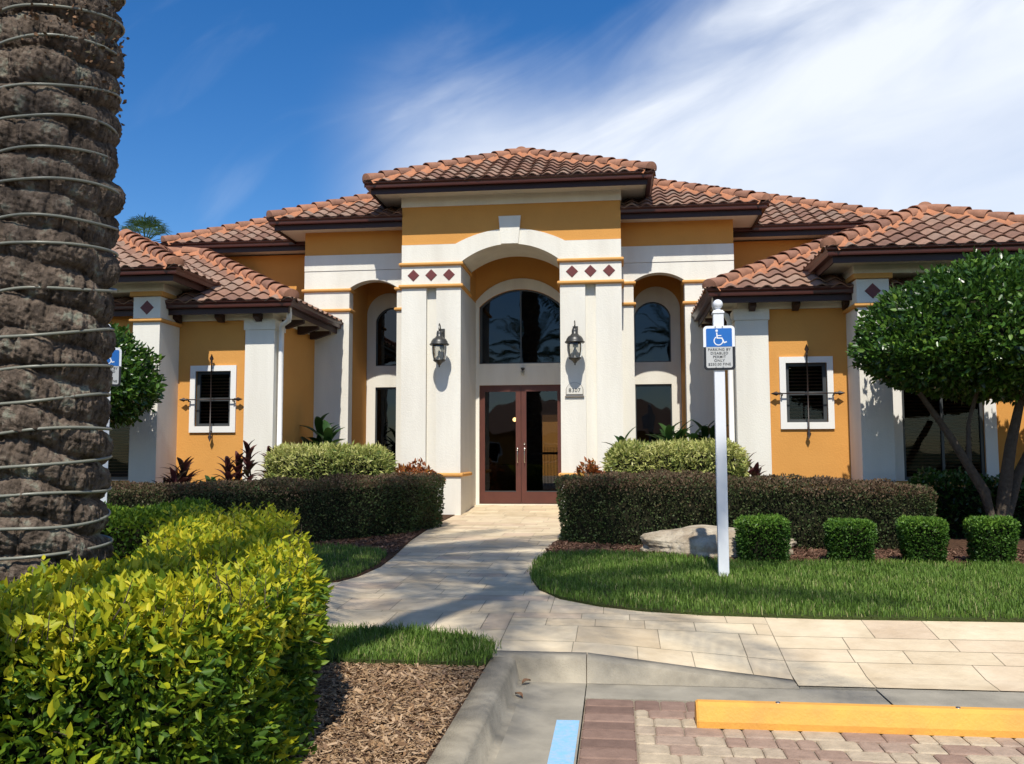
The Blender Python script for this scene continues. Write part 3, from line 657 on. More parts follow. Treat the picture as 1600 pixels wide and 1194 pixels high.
# ------------------------------------------------------------------ wings
def wing(s):
    i, o = 3.975, 12.1
    za = 3.90
    a, b = mir(s, 3.975, 4.512)
    p = box('pillar', 'white', CB, a, b, YW-.07, YW+.4, Z0, 3.72, bevel=.006)
    box('pillar_cap', 'white', CB, a-.02, b+.02, YW-.09, YW+.42, 3.72, za)
    # front wall with the small window opening
    wa, wb = mir(s, 4.78, 5.44); w0, w1 = mir(s, 4.512, 6.3)
    hole = [(wa, 2.02), (wb, 2.02), (wb, 3.0), (wa, 3.0)]
    prism('wall', 'orange', CB, [(w0, Z0), (w1, Z0), (w1, za), (w0, za)], YW, YW+.15, [hole])
    # inner side wall, running back to the side bay
    u0, u1 = mir(s, 4.06, 4.2); prism('wall', 'orange', CB, [(YW+.4, Z0), (YM+.3, Z0), (YM+.3, za), (YW+.4, za)], u0, u1, axis='X')
    u0, u1 = mir(s, 4.02, 4.2); prism('wall_trim', 'white', CB, [(YW+.151, za), (YM+.3, za), (YM+.3, 4.03), (YW+.151, 4.03)], u0, u1, axis='X')
    f0, f1 = mir(s, 4.02, 6.4); box('wall_trim', 'white', CB, f0, f1, YW-.05, YW+.15, za+.002, 4.03)
    # window trim ring, frame, sashes, blinds, iron grille
    ta, tb = mir(s, 4.68, 5.535)
    W_ = empty('window', (0, 0, 0)); W_.parent = CB
    prism('window_trim', 'trim', W_, [(ta, 1.91), (tb, 1.91), (tb, 3.10), (ta, 3.10)], YW-.035, YW+.02, [hole])
    x0, x1 = wa+.003, wb-.003
    prism('frame', 'winframe', W_, [(x0, 2.02), (x1, 2.02), (x1, 3.0), (x0, 3.0)], YW+.04, YW+.10, [[(x0+.055, 2.07), (x1-.055, 2.07), (x1-.055, 2.47), (x0+.055, 2.47)], [(x0+.055, 2.53), (x1-.055, 2.53), (x1-.055, 2.95), (x0+.055, 2.95)]])
    prism('pane', 'glass2', W_, [(x0+.03, 2.04), (x1-.03, 2.04), (x1-.03, 2.98), (x0+.03, 2.98)], YW+.075, YW+.08)
    bl = MB()
    for k in range(16): bl.add([(x0+.03, YW+.13, 2.06+k*.057), (x1-.03, YW+.13, 2.06+k*.057), (x1-.03, YW+.165, 2.088+k*.057), (x0+.03, YW+.165, 2.088+k*.057)], [(0, 1, 2, 3)])
    bl.build('blind', 'blind', W_); box('window_dark_back', 'dark', W_, x0-.02, x1+.02, YW+.17, YW+.2, 2.0, 3.02)  # near-black sheet behind the blind stands in for the unlit room
    cx = (wa+wb)/2; y = YW-.10; g = MB()
    g.tube([(cx, y, 1.86), (cx, y, 3.18)], .012, 8); g.tube([(cx-.47, y, 2.49), (cx+.47, y, 2.49)], .010, 8)
    for (px, pz, dx, dz) in ((cx, 3.18, 0, 1), (cx, 1.86, 0, -1), (cx-.47, 2.49, -1, 0), (cx+.47, 2.49, 1, 0)):
        g.tube([(px-dx*.05, y, pz-dz*.05), (px-dx*.03, y, pz-dz*.03), (px-dx*.0, y, pz-dz*.0), (px+dx*.03, y, pz+dz*.03), (px+dx*.12, y, pz+dz*.12)], [.013, .022, .018, .038, .002], 8)
    for sx in (-.41, .41): g.tube([(cx+sx, y, 2.49), (cx+sx, y, 2.46), (cx+sx, YW+.0, 2.46)], .012, 8)
    g.tube([(cx, y, 3.13), (cx, YW-.03, 3.13)], .012, 8); g.tube([(cx, y, 1.93), (cx, YW-.03, 1.93)], .012, 8)
    g.build('iron_grille', 'iron', W_)
    # brackets under the eaves
    for h in (4.95, 5.75, 4.25):
        bx = X(h, s); prism('bracket', 'bracket', CB, [(14.80, 4.0), (15.015, 4.0), (15.015, 3.86), (14.94, 3.86), (14.86, 3.90), (14.80, 3.92)], bx-.05, bx+.05, axis='X')
    for y in (15.5, 16.3, 17.0):
        h0 = X(3.62, s); h1 = X(4.02, s); prism('bracket', 'bracket', CB, [(h0, 3.955), (h1, 3.955), (h1, 3.80), (h1-s*.1, 3.80), (h0+s*.06, 3.88), (h0, 3.9)] if s > 0 else [(h0, 3.955), (h0, 3.9), (h0+s*.06, 3.88), (h1-s*.1, 3.80), (h1, 3.80), (h1, 3.955)], y-.05, y+.05)
    # downspout with its elbow from the corner of the gutter
    d = MB(); px = X(3.90, s); q = X(3.62, s); yy = YW-.02
    d.tube([(q, 14.75, 4.06), (q, 14.77, 3.92), (q+s*.04, 14.85, 3.85), (px-s*.06, 15.02, 3.80), (px, yy+.07, 3.72), (px, yy+.08, 3.5), (px, yy+.08, .35)], .045, 10)
    d.build('downspout', 'trim', CB)
    # pavilion: columns, frieze, recessed wall with big window
    for h in (5.774, 8.50):
        a, b = mir(s, h, h+.487)
        box('column', 'white', CB, a, b, YA, YA+.72, Z0, 3.80); box('column_frieze', 'white', CB, a-.002, b+.002, YA-.002, YA+.7, 3.86, 4.24)
        molding('band_molding', a, b, YA, YA+.7, 3.83, .07, .05); box('column_cap', 'band', CB, a-.05, b+.05, YA-.05, YA+.7, 4.245, 4.325)
        cx = (a+b)/2; r = .125; dm = MB(); dm.add([(cx-r, YA-.002, 4.05), (cx, YA-.002, 4.05-r), (cx+r, YA-.002, 4.05), (cx, YA-.002, 4.05+r), (cx-r+.01, YA-.016, 4.05), (cx, YA-.016, 4.05-r+.01), (cx+r-.01, YA-.016, 4.05), (cx, YA-.016, 4.05+r-.01)], [(4, 5, 6, 7), (0, 1, 5, 4), (1, 2, 6, 5), (2, 3, 7, 6), (3, 0, 4, 7)]); dm.build('diamond_tile', 'diamond', CB)
    a, b = mir(s, 5.74, 9.02); box('wall_trim', 'white', CB, a, b, YA+.02, YA+.70, 4.33, 4.60)
    a, b = mir(s, 5.80, 9.0); yw = 14.92
    pa, pb = mir(s, 6.55, 7.80); hole = [(pa, 1.08), (pb, 1.08), (pb, 3.05), (pa, 3.05)]
    prism('wall', 'orange', CB, [(a, Z0), (b, Z0), (b, 4.34), (a, 4.34)], yw, yw+.17, [hole])
    ta, tb = mir(s, 6.38, 7.98); prism('surround', 'trim', CB, [(ta, .95), (tb, .95), (tb, 3.22), (ta, 3.22)], yw-.03, yw-.001, [hole])
    W2 = empty('window', (0, 0, 0)); W2.parent = CB; mid = (pa+pb)/2
    prism('frame', 'winframe', W2, hole, yw+.03, yw+.09, [[(pa+.05, 1.13), (mid-.02, 1.13), (mid-.02, 3.0), (pa+.05, 3.0)], [(mid+.02, 1.13), (pb-.05, 1.13), (pb-.05, 3.0), (mid+.02, 3.0)]])
    prism('pane', 'glass2', W2, [(pa+.02, 1.1), (pb-.02, 1.1), (pb-.02, 3.03), (pa+.02, 3.03)], yw+.06, yw+.065)
    bl = MB()
    for k in range(36): bl.add([(pa+.02, yw+.11, 1.12+k*.053), (pb-.02, yw+.11, 1.12+k*.053), (pb-.02, yw+.14, 1.15+k*.053), (pa+.02, yw+.14, 1.15+k*.053)], [(0, 1, 2, 3)])
    bl.build('blind', 'blind', W2); box('window_dark_back', 'dark', W2, pa-.03, pb+.03, yw+.15, yw+.2, 1.05, 3.1)  # black backing sheet in place of the dim interior
    sa, sb = mir(s, 6.36, 8.0); m = MB(); m.box(sa, sb, yw-.10, yw, .98, 1.07); m.build('window_sill', 'band', W2)
    a, b = mir(s, 8.99, 12.1); box('wall', 'orange', CB, a, b, YW, YW+.15, Z0, 3.95)
    a, b = mir(s, 11.95, 12.1); box('wall', 'orange', CB, a, b, YW+.16, 20.5, Z0, 3.95)
for s in (1, -1): wing(s)

# ------------------------------------------------------------------ lanterns, plaque, little porch light
def lantern(x, label):
    t = empty('wall_lantern', (x, YP-.30, 3.15), 0, label, 'lantern', 'lanterns on the entrance pillars')
    b = MB(); b.box(-.05, .05, .27, .30, .42, .78)
    b.tube([(0, .28, .60), (0, .2, .66), (0, .12, .74), (0, .06, .82), (0, .0, .84), (0, -.045, .80), (0, -.05, .74), (0, -.02, .70), (0, 0, .66)], .011, 8)
    b.tube([(0, .28, .72), (0, .16, .70), (0, .08, .66)], .02, 8); b.build('bracket', 'lampmetal', t)
    c = MB(); c.lathe([(0, .70), (.045, .70), (.055, .66), (.058, .60), (.075, .585), (.085, .57), (.125, .545), (.155, .50), (.165, .465), (.185, .45), (.188, .435), (.17, .42), (.13, .425)], (0, 0, 0), 24); c.build('lamp_cap', 'lampmetal', t)
    gl = MB(); gl.lathe([(.142, .425), (.146, .38), (.142, .28), (.128, .19), (.105, .14)], (0, 0, 0), 24); gl.build('lamp_glass', 'clearglass', t)
    k = MB()
    for q in range(4):
        an = math.pi/4+q*math.pi/2; k.tube([(r*math.cos(an), r*math.sin(an), z) for r, z in ((.152, .43), (.155, .36), (.148, .26), (.128, .17), (.09, .11))], .0075, 6)
    k.lathe([(.0, .0), (.008, .01), (.018, .03), (.01, .045), (.035, .06), (.05, .085), (.10, .115), (.118, .135), (.115, .155), (0, .15)], (0, 0, 0), 20); k.build('lamp_cage', 'lampmetal', t)
    m = MB(); m.lathe([(0, .33), (.018, .32), (.028, .28), (.024, .24), (.013, .20), (.013, .15)], (0, 0, 0), 12); m.build('bulb', 'stone', t)
    return t
l1 = lantern(-3.30, 'black carriage lantern on the pillar left of the glass doors')
l2 = lantern(-.735, 'black carriage lantern mounted just above the 8307 house number')
def text_mesh(s, size, m, parent, loc, name='lettering', rot=(math.pi/2, 0, 0), ext=.0012, sx=1):
    c = bpy.data.curves.new('t', 'FONT'); c.body = s; c.size = size; c.align_x = 'CENTER'; c.align_y = 'CENTER'; c.extrude = ext; c.space_character = 1.1; c.offset = size*.007
    o = bpy.data.objects.new('t', c); COL.objects.link(o); me = bpy.data.meshes.new_from_object(o); bpy.data.objects.remove(o)
    o = mesh_obj(name, me, m, parent); o.location = loc; o.rotation_euler = rot; o.scale = (sx, 1, 1); return o
def plaque():
    t = empty('house_number_plaque', (-.76, YP-.001, 2.63), 0, 'half round stone plaque reading 8307 on the pillar beside the doors', 'plaque')
    w, h = .165, .115
    def dome(w, h, r): return [(-w, 0), (w, 0), (w, h)]+arc(w, h, -w, h, r, 12)[1:-1]+[(-w, h)]
    prism('plaque_rim', 'ledge', t, dome(w, .10, .135), -.014, .0)
    prism('plaque_face', 'stone', t, [(x*.93, .01+z*.94) for x, z in dome(w, .10, .135)], -.018, -.0145)
    text_mesh('8307', .105, 'signblack', t, (0, -.0195, .078), name='number')
    box('plaque_ledge', 'ledge', t, -.18, .18, -.035, .0, -.045, -.022)
plaque()
pl = MB(); pl.lathe([(0, .10), (.03, .10), (.03, .07), (.05, .055), (.055, .03), (.05, 0), (.03, -.03), (0, -.04)], (0, 0, 0), 16); o = pl.build('porch_light', 'clearglass'); o.location = (-1.93, YB-.1, 3.20)
tag(o, 'tiny frosted porch light above the double glass doors', 'lamp'); b = MB(); b.tube([(0, .075, .10), (0, 0, .10)], .02, 8); b.lathe([(0, .13), (.04, .13), (.04, .10), (0, .10)], (0, 0, 0), 12); b.build('lamp_base', 'lampmetal', o)

# ------------------------------------------------------------------ accessible parking signs
def parking_sign(loc, rz, label):
    t = empty('parking_sign', loc, rz, label, 'sign', 'disabled parking signs')
    p = MB(); w = .052
    def ring(w, z): return [(-w, -w, z), (w, -w, z), (w, w, z), (-w, w, z)]
    p.box(-w, w, -w, w, -.1, 2.635); p.build('post', 'postwhite', t, bevel=.006)
    c = MB(); c.box(-.06, .06, -.06, .06, 2.635, 2.655); c.box(-.05, .05, -.05, .05, 2.656, 2.67); c.build('post_cap', 'postwhite', t, bevel=.004)
    b = MB(); b.lathe([(.02, 0), (.03, .012), (.022, .02)]+[(.05*math.sin(a), .066-.05*math.cos(a)) for a in np.linspace(.45, math.pi, 12)], (0, 0, 2.67), 20); b.build('ball_finial', 'postwhite', t)
    W_, H, r = .155, .225, .038; z0 = 2.06
    def rr(W_, z0, z1, r, rb=True, rt=True):
        P = []
        for (cx, cz, a0, on) in ((W_-r, z0+r, -90, rb), (W_-r, z1-r, 0, rt), (-W_+r, z1-r, 90, rt), (-W_+r, z0+r, 180, rb)):
            if on: P += [(cx+r*math.cos(R(a0+k*15)), cz+r*math.sin(R(a0+k*15))) for k in range(7)]
            else: P.append((cx+r*(1 if cx > 0 else -1), cz+r*(1 if a0 in (0, 90) else -1)))
        return P
    y = -.062; z1 = z0+.448
    prism('sign_plate', 'signwhite', t, rr(W_, z0, z1, r), y, y+.006)
    prism('sign_lower_border', 'signblack', t, rr(W_-.0005, z0+.0005, z0+.235, r, True, False), y-.002, y-.0005)
    prism('sign_text_panel', 'signgrey', t, rr(W_-.026, z0+.024, z0+.234, .02, True, False), y-.004, y-.0025)
    prism('sign_blue_panel', 'signblue', t, rr(W_-.028, z0+.2365, z1-.026, .014, False, True), y-.004, y-.0005)
    for k, s in enumerate(('PARKING BY', 'DISABLED', 'PERMIT', 'ONLY', '$250.00 FINE')):
        text_mesh(s, .0365, 'signblack', t, (0, y-.0052, z0+.206-k*.037), ext=.0008, sx=1.0)
    # wheelchair figure
    g = MB(); cy = y-.0055; oz = z0+.236
    def strip(pts, w):
        for q in range(len(pts)-1):
            (ax, az), (bx, bz) = pts[q], pts[q+1]; L = math.hypot(bx-ax, bz-az); nx, nz = -(bz-az)/L*w/2, (bx-ax)/L*w/2; ex, ez = (bx-ax)/L*w*.3, (bz-az)/L*w*.3; yy = cy-.0002*(q % 2)
            g.add([(ax-ex+nx, yy, oz+az-ez+nz), (ax-ex-nx, yy, oz+az-ez-nz), (bx+ex-nx, yy, oz+bz+ez-nz), (bx+ex+nx, yy, oz+bz+ez+nz)], [(0, 1, 2, 3)])
    cx, cz, rad = -.006, .060, .043
    strip([(cx+rad*math.cos(R(a)), cz+rad*math.sin(R(a))) for a in range(125, 375, 10)], .010)
    strip([(-.022, .140), (-.018, .088), (.028, .086), (.050, .040), (.072, .048)], .012); cy -= .0006; strip([(-.020, .113), (.020, .112)], .009)
    g.add([(-.022+.0125*math.cos(t_), cy, oz+.162+.0125*math.sin(t_)) for t_ in np.linspace(0, 6.2, 14)], [tuple(range(14))])
    g.build('wheelchair_symbol', 'signwhite', t)
    for x in (-.035, .035):
        for z in (z1-.012, z0+.03):
            q = MB(); q.tube([(x, y-.008, z), (x, y, z)], .006, 8); q.build('bolt', 'galv', t)
    return t
s1 = parking_sign((1.045, 9.12, .28), R(-2), 'upright disabled parking sign on a white post in the front lawn')
s2 = parking_sign((-5.83, 9.6, .24), R(50), 'disabled parking sign seen almost edge on behind the palm trunk')

# ================================================================== PLANTS
def inpoly(x, y, poly):
    c = np.zeros(len(x), bool); n = len(poly)
    for i in range(n):
        x0, y0 = poly[i]; x1, y1 = poly[(i+1) % n]
        k = ((y0 > y) != (y1 > y)) & (x < (x1-x0)*(y-y0)/(y1-y0+1e-12)+x0); c ^= k
    return c
def edge_dist(x, y, poly):
    d = np.full(len(x), 9.)
    for i in range(len(poly)):
        a = np.array(poly[i]); b = np.array(poly[(i+1) % len(poly)]); ab = b-a
        t = np.clip(((x-a[0])*ab[0]+(y-a[1])*ab[1])/(ab@ab), 0, 1); d = np.minimum(d, np.hypot(x-a[0]-t*ab[0], y-a[1]-t*ab[1]))
    return d
def smooth_poly(poly, it=2):
    for _ in range(it):
        q = []
        for i in range(len(poly)):
            a = np.array(poly[i]); b = np.array(poly[(i+1) % len(poly)]); q += [tuple(.78*a+.22*b), tuple(.22*a+.78*b)]
        poly = q
    return poly
def hedge(name, poly, ztop, m, n, length, width, seed, label, cat, group=None, rnd_fn=None, rough=.05, jitter=.7, depth=.10, zb=0.0, rscale=2.2, shape='hex', topfrac=None, taper=0, rnd_r=.12, fold=.25, lenvar=.4):
    """clipped hedge: leaves on a noisy rounded prism + dark twiggy core"""
    g = np.random.default_rng(seed); poly = smooth_poly(poly); P = np.array(poly); Q = np.roll(P, -1, 0); L = np.linalg.norm(Q-P, axis=1)
    area2 = abs(np.sum(P[:, 0]*Q[:, 1]-Q[:, 0]*P[:, 1]))/2; sgn = np.sign(np.sum(P[:, 0]*Q[:, 1]-Q[:, 0]*P[:, 1])); per = L.sum()
    h = np.mean([ztop(*c) if callable(ztop) else ztop for c in poly])-hs(*np.mean(P, 0)); side = per*h; tf = topfrac or area2/(area2+side)
    nt = int(n*tf); ns = n-nt
    # sides
    k = g.choice(len(L), ns, p=L/L.sum()); t = g.random(ns)[:, None]; s = P[k]*(1-t)+Q[k]*t; nm = (Q[k]-P[k])/L[k][:, None]; nm = np.stack([nm[:, 1], -nm[:, 0]], 1)*sgn
    zt = np.array([ztop(*c) if callable(ztop) else ztop for c in s]); z0 = hsv(s[:, 0], s[:, 1])+zb; u = g.random(ns); z = z0+(zt-z0)*u
    inset = np.maximum(0, 1-(zt-z)/rnd_r)**2*rnd_r*.8+taper*(1-u)
    pos = np.stack([s[:, 0], s[:, 1], z], 1); off = rough*sines(pos, seed+1, rscale)*1.2-depth*g.random(ns)**1.6
    pos[:, :2] += nm*(off-inset)[:, None]; nrm = np.concatenate([nm, np.full((ns, 1), .25)], 1)
    # top
    lo, hi = P.min(0), P.max(0); T = lo+(hi-lo)*g.random((nt*4+400, 2)); T = T[inpoly(T[:, 0], T[:, 1], poly)][:nt]
    ed = edge_dist(T[:, 0], T[:, 1], poly); zt2 = np.array([ztop(*c) if callable(ztop) else ztop for c in T])
    tp = np.concatenate([T, zt2[:, None]], 1); tp[:, 2] += rough*sines(tp, seed+1, rscale)*1.2-depth*g.random(len(T))**1.6-np.maximum(0, 1-ed/rnd_r)**2*rnd_r*.8
    tn = np.tile([0, 0, 1.0], (len(T), 1))
    A = np.concatenate([pos, tp]); N_ = np.concatenate([nrm, tn]); top = np.concatenate([u, np.ones(len(T))])
    rn = rnd_fn(A, top, g, N_) if rnd_fn else clumpval(A, seed+5, 3)+g.normal(size=len(A))*.18
    me = leaves(A, N_, length, width, seed+2, rn, jitter=jitter, shape=shape, fold=fold, lenvar=lenvar, name=name)
    o = mesh_obj(name, me, m); tag(o, label, cat, group)
    # core
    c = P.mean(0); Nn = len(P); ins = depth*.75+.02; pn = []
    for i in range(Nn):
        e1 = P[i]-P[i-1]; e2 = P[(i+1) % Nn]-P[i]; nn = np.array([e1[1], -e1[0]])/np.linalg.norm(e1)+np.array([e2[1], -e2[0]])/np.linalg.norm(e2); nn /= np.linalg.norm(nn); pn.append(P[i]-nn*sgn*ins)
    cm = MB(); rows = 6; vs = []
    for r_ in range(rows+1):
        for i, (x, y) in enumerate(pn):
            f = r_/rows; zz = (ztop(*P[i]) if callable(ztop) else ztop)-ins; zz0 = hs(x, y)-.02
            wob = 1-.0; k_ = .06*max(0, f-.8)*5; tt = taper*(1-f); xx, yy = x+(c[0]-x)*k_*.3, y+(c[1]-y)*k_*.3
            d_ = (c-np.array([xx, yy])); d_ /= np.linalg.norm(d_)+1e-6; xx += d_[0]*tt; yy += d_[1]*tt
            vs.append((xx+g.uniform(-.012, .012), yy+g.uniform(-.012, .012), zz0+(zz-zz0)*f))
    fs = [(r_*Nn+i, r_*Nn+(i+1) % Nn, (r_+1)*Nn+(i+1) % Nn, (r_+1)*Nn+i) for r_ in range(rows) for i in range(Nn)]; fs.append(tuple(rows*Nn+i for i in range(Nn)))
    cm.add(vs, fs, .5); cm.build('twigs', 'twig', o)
    return o
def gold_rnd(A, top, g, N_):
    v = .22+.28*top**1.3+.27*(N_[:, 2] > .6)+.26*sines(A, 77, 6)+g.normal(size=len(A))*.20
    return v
# foreground golden hedge (in front of and right of the palm)
GH = [(-4.6, 2.75), (-1.72, 2.75), (-1.45, 3.2), (-1.40, 3.8), (-1.58, 4.6), (-1.95, 5.4), (-2.45, 6.6), (-2.9, 7.1), (-3.3, 6.9), (-3.2, 6.2), (-2.85, 5.3), (-2.50, 4.4), (-2.55, 3.80), (-3.0, 3.62), (-4.6, 3.55)]
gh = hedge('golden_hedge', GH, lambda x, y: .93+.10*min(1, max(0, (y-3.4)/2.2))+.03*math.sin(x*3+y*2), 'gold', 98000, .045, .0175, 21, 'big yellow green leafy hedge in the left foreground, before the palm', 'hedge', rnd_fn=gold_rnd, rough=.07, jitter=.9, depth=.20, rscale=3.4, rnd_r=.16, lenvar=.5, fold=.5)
def sprigs(parent, poly, zt, n, seed, matn, L=.12, leafl=.05, leafw=.023):
    """shoots standing out of the clipped surface, each with several leaves"""
    g = np.random.default_rng(seed); P = np.array(poly); lo, hi = P.min(0), P.max(0); T = lo+(hi-lo)*g.random((n*4, 2)); T = T[inpoly(T[:, 0], T[:, 1], poly)][:n]
    pts = []; nr = []; st = MB()
    for x, y in T:
        h = L*g.uniform(.4, 1.2); d = np.array([g.normal()*.25, g.normal()*.25, 1]); d /= np.linalg.norm(d); b = np.array([x, y, zt(x, y)-.04])
        st.tube([b, b+d*h], [.0022, .0012], 4, cap=False)
        for k in range(7):
            f = (k+1)/7; a = g.uniform(0, 6.28); pts.append(b+d*h*f); nr.append(d*.7+np.array([math.cos(a), math.sin(a), .1]))
    me = leaves(np.array(pts), np.array(nr), leafl, leafw, seed, .55+.4*g.random(len(pts)), jitter=.15, name='shoots'); mesh_obj('shoots', me, matn, parent); tag(st.build('shoot_stems', 'bark', parent), kind='stuff')
def branches(parent, poly, zt, n, seed, m='bark'):
    g = np.random.default_rng(seed); P = np.array(poly); b = MB(); c = P.mean(0)
    for _ in range(n):
        k = g.integers(len(P)); t = g.random(); s_ = P[k]*(1-t)+P[(k+1) % len(P)]*t; s_ = s_+(c-s_)*.07; z = g.uniform(.25, .95); d = g.normal(size=3)*np.array([1, 1, .7]); d /= np.linalg.norm(d); L = g.uniform(.06, .2)
        p = np.array([s_[0], s_[1], z]); b.tube([p, p+d*L*.5+g.normal(size=3)*.012, p+d*L], [.0035, .0028, .0015], 4, cap=False, rnd=g.random())
    return tag(b.build('branches', m, parent), kind='stuff')
branches(gh, GH, None, 420, 3)
sprigs(gh, GH, lambda x, y: .93+.10*min(1, max(0, (y-3.4)/2.2)), 760, 5, 'gold', L=.11, leafl=.042, leafw=.017)
fl = leaves(np.array([[-2.02, 3.02, .60]]*14)+rng.normal(size=(14, 3))*.006, np.tile([0., -1, .4], (14, 1)), .014, .010, 4, np.ones(14), jitter=.8, name='flower')
tag(mesh_obj('flower', fl, 'flower'), 'tiny violet blossom low on the face of the golden hedge', 'flower')

# dark hedges either side of the walk
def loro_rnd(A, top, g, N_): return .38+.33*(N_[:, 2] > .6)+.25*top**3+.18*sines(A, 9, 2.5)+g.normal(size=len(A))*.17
hedge('dark_hedge', [(-.86, 12.6), (-.78, 11.95), (-.1, 11.55), (1.0, 11.35), (2.6, 11.3), (3.6, 11.35), (4.0, 11.6), (4.05, 12.6), (3.3, 12.75), (-.5, 13.2)], lambda x, y: 1.215-.035*max(0, x-.5), 'loro', 52000, .034, .019, 31,
      'long dark clipped hedge right of the walk, behind the sign post', 'hedge', rnd_fn=loro_rnd, rough=.055, depth=.13, rscale=3.2, shape='q', taper=.05)
hedge('dark_hedge', [(-2.85, 13.4), (-2.72, 14.6), (-3.4, 14.9), (-4.3, 13.4), (-5.4, 12.6), (-8.6, 12.4), (-8.6, 11.35), (-5.3, 11.3), (-4.1, 11.45), (-3.35, 12.2)], lambda x, y: 1.10+.03*max(0, x+5.5), 'loro', 60000, .034, .019, 32,
      'long dark clipped hedge left of the walk, curving towards the entrance', 'hedge', rnd_fn=loro_rnd, rough=.055, depth=.13, rscale=3.2, shape='q', taper=.05)
def gold_shade_rnd(A, top, g, N_): return .05+.18*top**2+.12*(N_[:, 2] > .6)+.10*sines(A, 9, 3)+g.normal(size=len(A))*.12  # golden leaves pushed to dark green, the shade is put into their colour
hedge('green_shrub', [(-6.4, 8.3), (-4.6, 8.3), (-4.25, 8.8), (-4.4, 9.6), (-6.4, 9.7)], .92, 'gold', 16000, .05, .022, 36, 'low golden leaved shrub coloured dull green for shade, between the palm trunk and the dark hedge', 'shrub', rnd_fn=gold_shade_rnd, rough=.08, depth=.15, rscale=3)
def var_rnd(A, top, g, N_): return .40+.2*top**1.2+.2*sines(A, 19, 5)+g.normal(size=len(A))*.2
for (x0, x1, y0, y1, zt, lab, sd_) in ((-5.75, -3.72, 13.9, 14.95, 1.64, 'rounded cream and green variegated shrub left of the entrance', 41), (-.16, 1.98, 13.75, 14.85, 1.66, 'boxy cream and green variegated shrub behind the sign post', 42)):
    cx, cy, a, b = (x0+x1)/2, (y0+y1)/2, (x1-x0)/2, (y1-y0)/2
    P_ = [(cx+a*np.sign(math.cos(t))*abs(math.cos(t))**.5, cy+b*np.sign(math.sin(t))*abs(math.sin(t))**.5) for t in np.linspace(0, 2*math.pi, 20, endpoint=False)]
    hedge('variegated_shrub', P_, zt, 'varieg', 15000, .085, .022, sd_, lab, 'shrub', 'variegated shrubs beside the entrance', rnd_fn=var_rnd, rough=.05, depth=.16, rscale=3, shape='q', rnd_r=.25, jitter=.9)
# clipped box cubes on the lawn edge
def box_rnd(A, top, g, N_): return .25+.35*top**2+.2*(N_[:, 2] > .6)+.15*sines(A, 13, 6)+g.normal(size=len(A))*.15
for i, (cx, w, zt, lab) in enumerate(((1.60, .285, .80, 'clipped green box bush just right of the sign post, before the rock'), (2.54, .25, .77, 'second clipped box bush right of the sign post'), (3.30, .24, .79, 'third clipped box bush right of the sign post'), (4.01, .24, .81, 'clipped box bush at the far right edge of the lawn'))):
    P_ = [(cx+w*np.sign(math.cos(t))*abs(math.cos(t))**.55, 10.25+w*.95*np.sign(math.sin(t))*abs(math.sin(t))**.55) for t in np.linspace(0, 2*math.pi, 20, endpoint=False)]
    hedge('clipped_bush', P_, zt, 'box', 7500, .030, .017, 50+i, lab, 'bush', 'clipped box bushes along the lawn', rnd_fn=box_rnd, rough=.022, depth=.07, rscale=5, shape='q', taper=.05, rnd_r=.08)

# rosettes
def rosette(name, loc, n, L, w, m, seed, label, cat, group=None, stem=.0, up=.7, droop=.6, heads=1, spread=.15, levels=1):
    g = np.random.default_rng(seed); mb = MB(); t = empty(name, loc, 0, label, cat, group); st = MB()
    for hd in range(heads):
        bx, by = (g.normal(size=2)*spread if heads > 1 else (0, 0)); sh = stem*g.uniform(.6, 1.1)
        st.tube([(bx*.3, by*.3, -.02), (bx, by, sh+.05)], [.018, .012], 6)
        for k in range(n):
            lv = g.random(); az = k*2.4+g.uniform(-.3, .3); el = up*(1.15-.9*k/n)+g.uniform(-.15, .15); l = L*g.uniform(.75, 1.15)*(1-.25*(1-k/n)); zb = sh*(1-.55*levels*(k/n))
            dh = np.array([math.cos(az), math.sin(az)]); sd = np.array([-dh[1], dh[0], 0]); vs = []; K = 6; pos = np.array([bx, by, zb]); ang = el
            for i in range(K+1):
                f = i/K; ww = w*math.sin(math.pi*min(.97, .12+f*.86))**.8*.5; up_v = np.array([-dh[0]*math.sin(ang), -dh[1]*math.sin(ang), math.cos(ang)])
                vs += [pos+sd*ww+up_v*ww*.3, pos, pos-sd*ww+up_v*ww*.3]
                pos = pos+np.array([dh[0]*math.cos(ang), dh[1]*math.cos(ang), math.sin(ang)])*l/K; ang -= droop*2/K*g.uniform(.7, 1.3)
            mb.add(vs, [(3*i+j, 3*i+j+1, 3*i+j+4, 3*i+j+3) for i in range(K) for j in (0, 1)], g.random(), True)
    mb.build('leaves', m, t); st.build('stem', 'bark', t); return t
gz = lambda x, y: hs(x, y)+.02
for i, (x, y, st, n, L, lab, hd) in enumerate(((-7.05, 13.75, .80, 22, .46, 'leftmost dark red ti plant, low clump by the wing wall', 5), (-6.22, 14.1, 1.12, 26, .36, 'tall dark red ti plant below the left barred window', 2), (-5.86, 14.25, 1.16, 26, .36, 'tall dark red ti plant against the left white pillar', 2), (2.10, 14.2, 1.05, 26, .40, 'dark red ti plant right of the boxy variegated shrub', 2))):
    rosette('ti_plant', (x, y, gz(x, y)), n, L*1.12, .092, 'ti', 60+i, lab, 'plant', 'dark red ti plants', stem=st, up=1.35, droop=.55, heads=hd, spread=.13)
rosette('broadleaf_plant', (-6.62, 13.9, gz(-6.6, 13.9)), 18, .42, .085, 'broad', 71, 'green strap leaved plant between the left ti plants', 'plant', stem=.66, up=1.1, droop=.7, heads=3)
rosette('broadleaf_plant', (-5.55, 13.55, gz(-5.5, 13.5)), 16, .34, .075, 'broad', 72, 'low bright green plant in front of the left variegated shrub', 'plant', stem=.72, up=.9, droop=.8, heads=6, spread=.22)
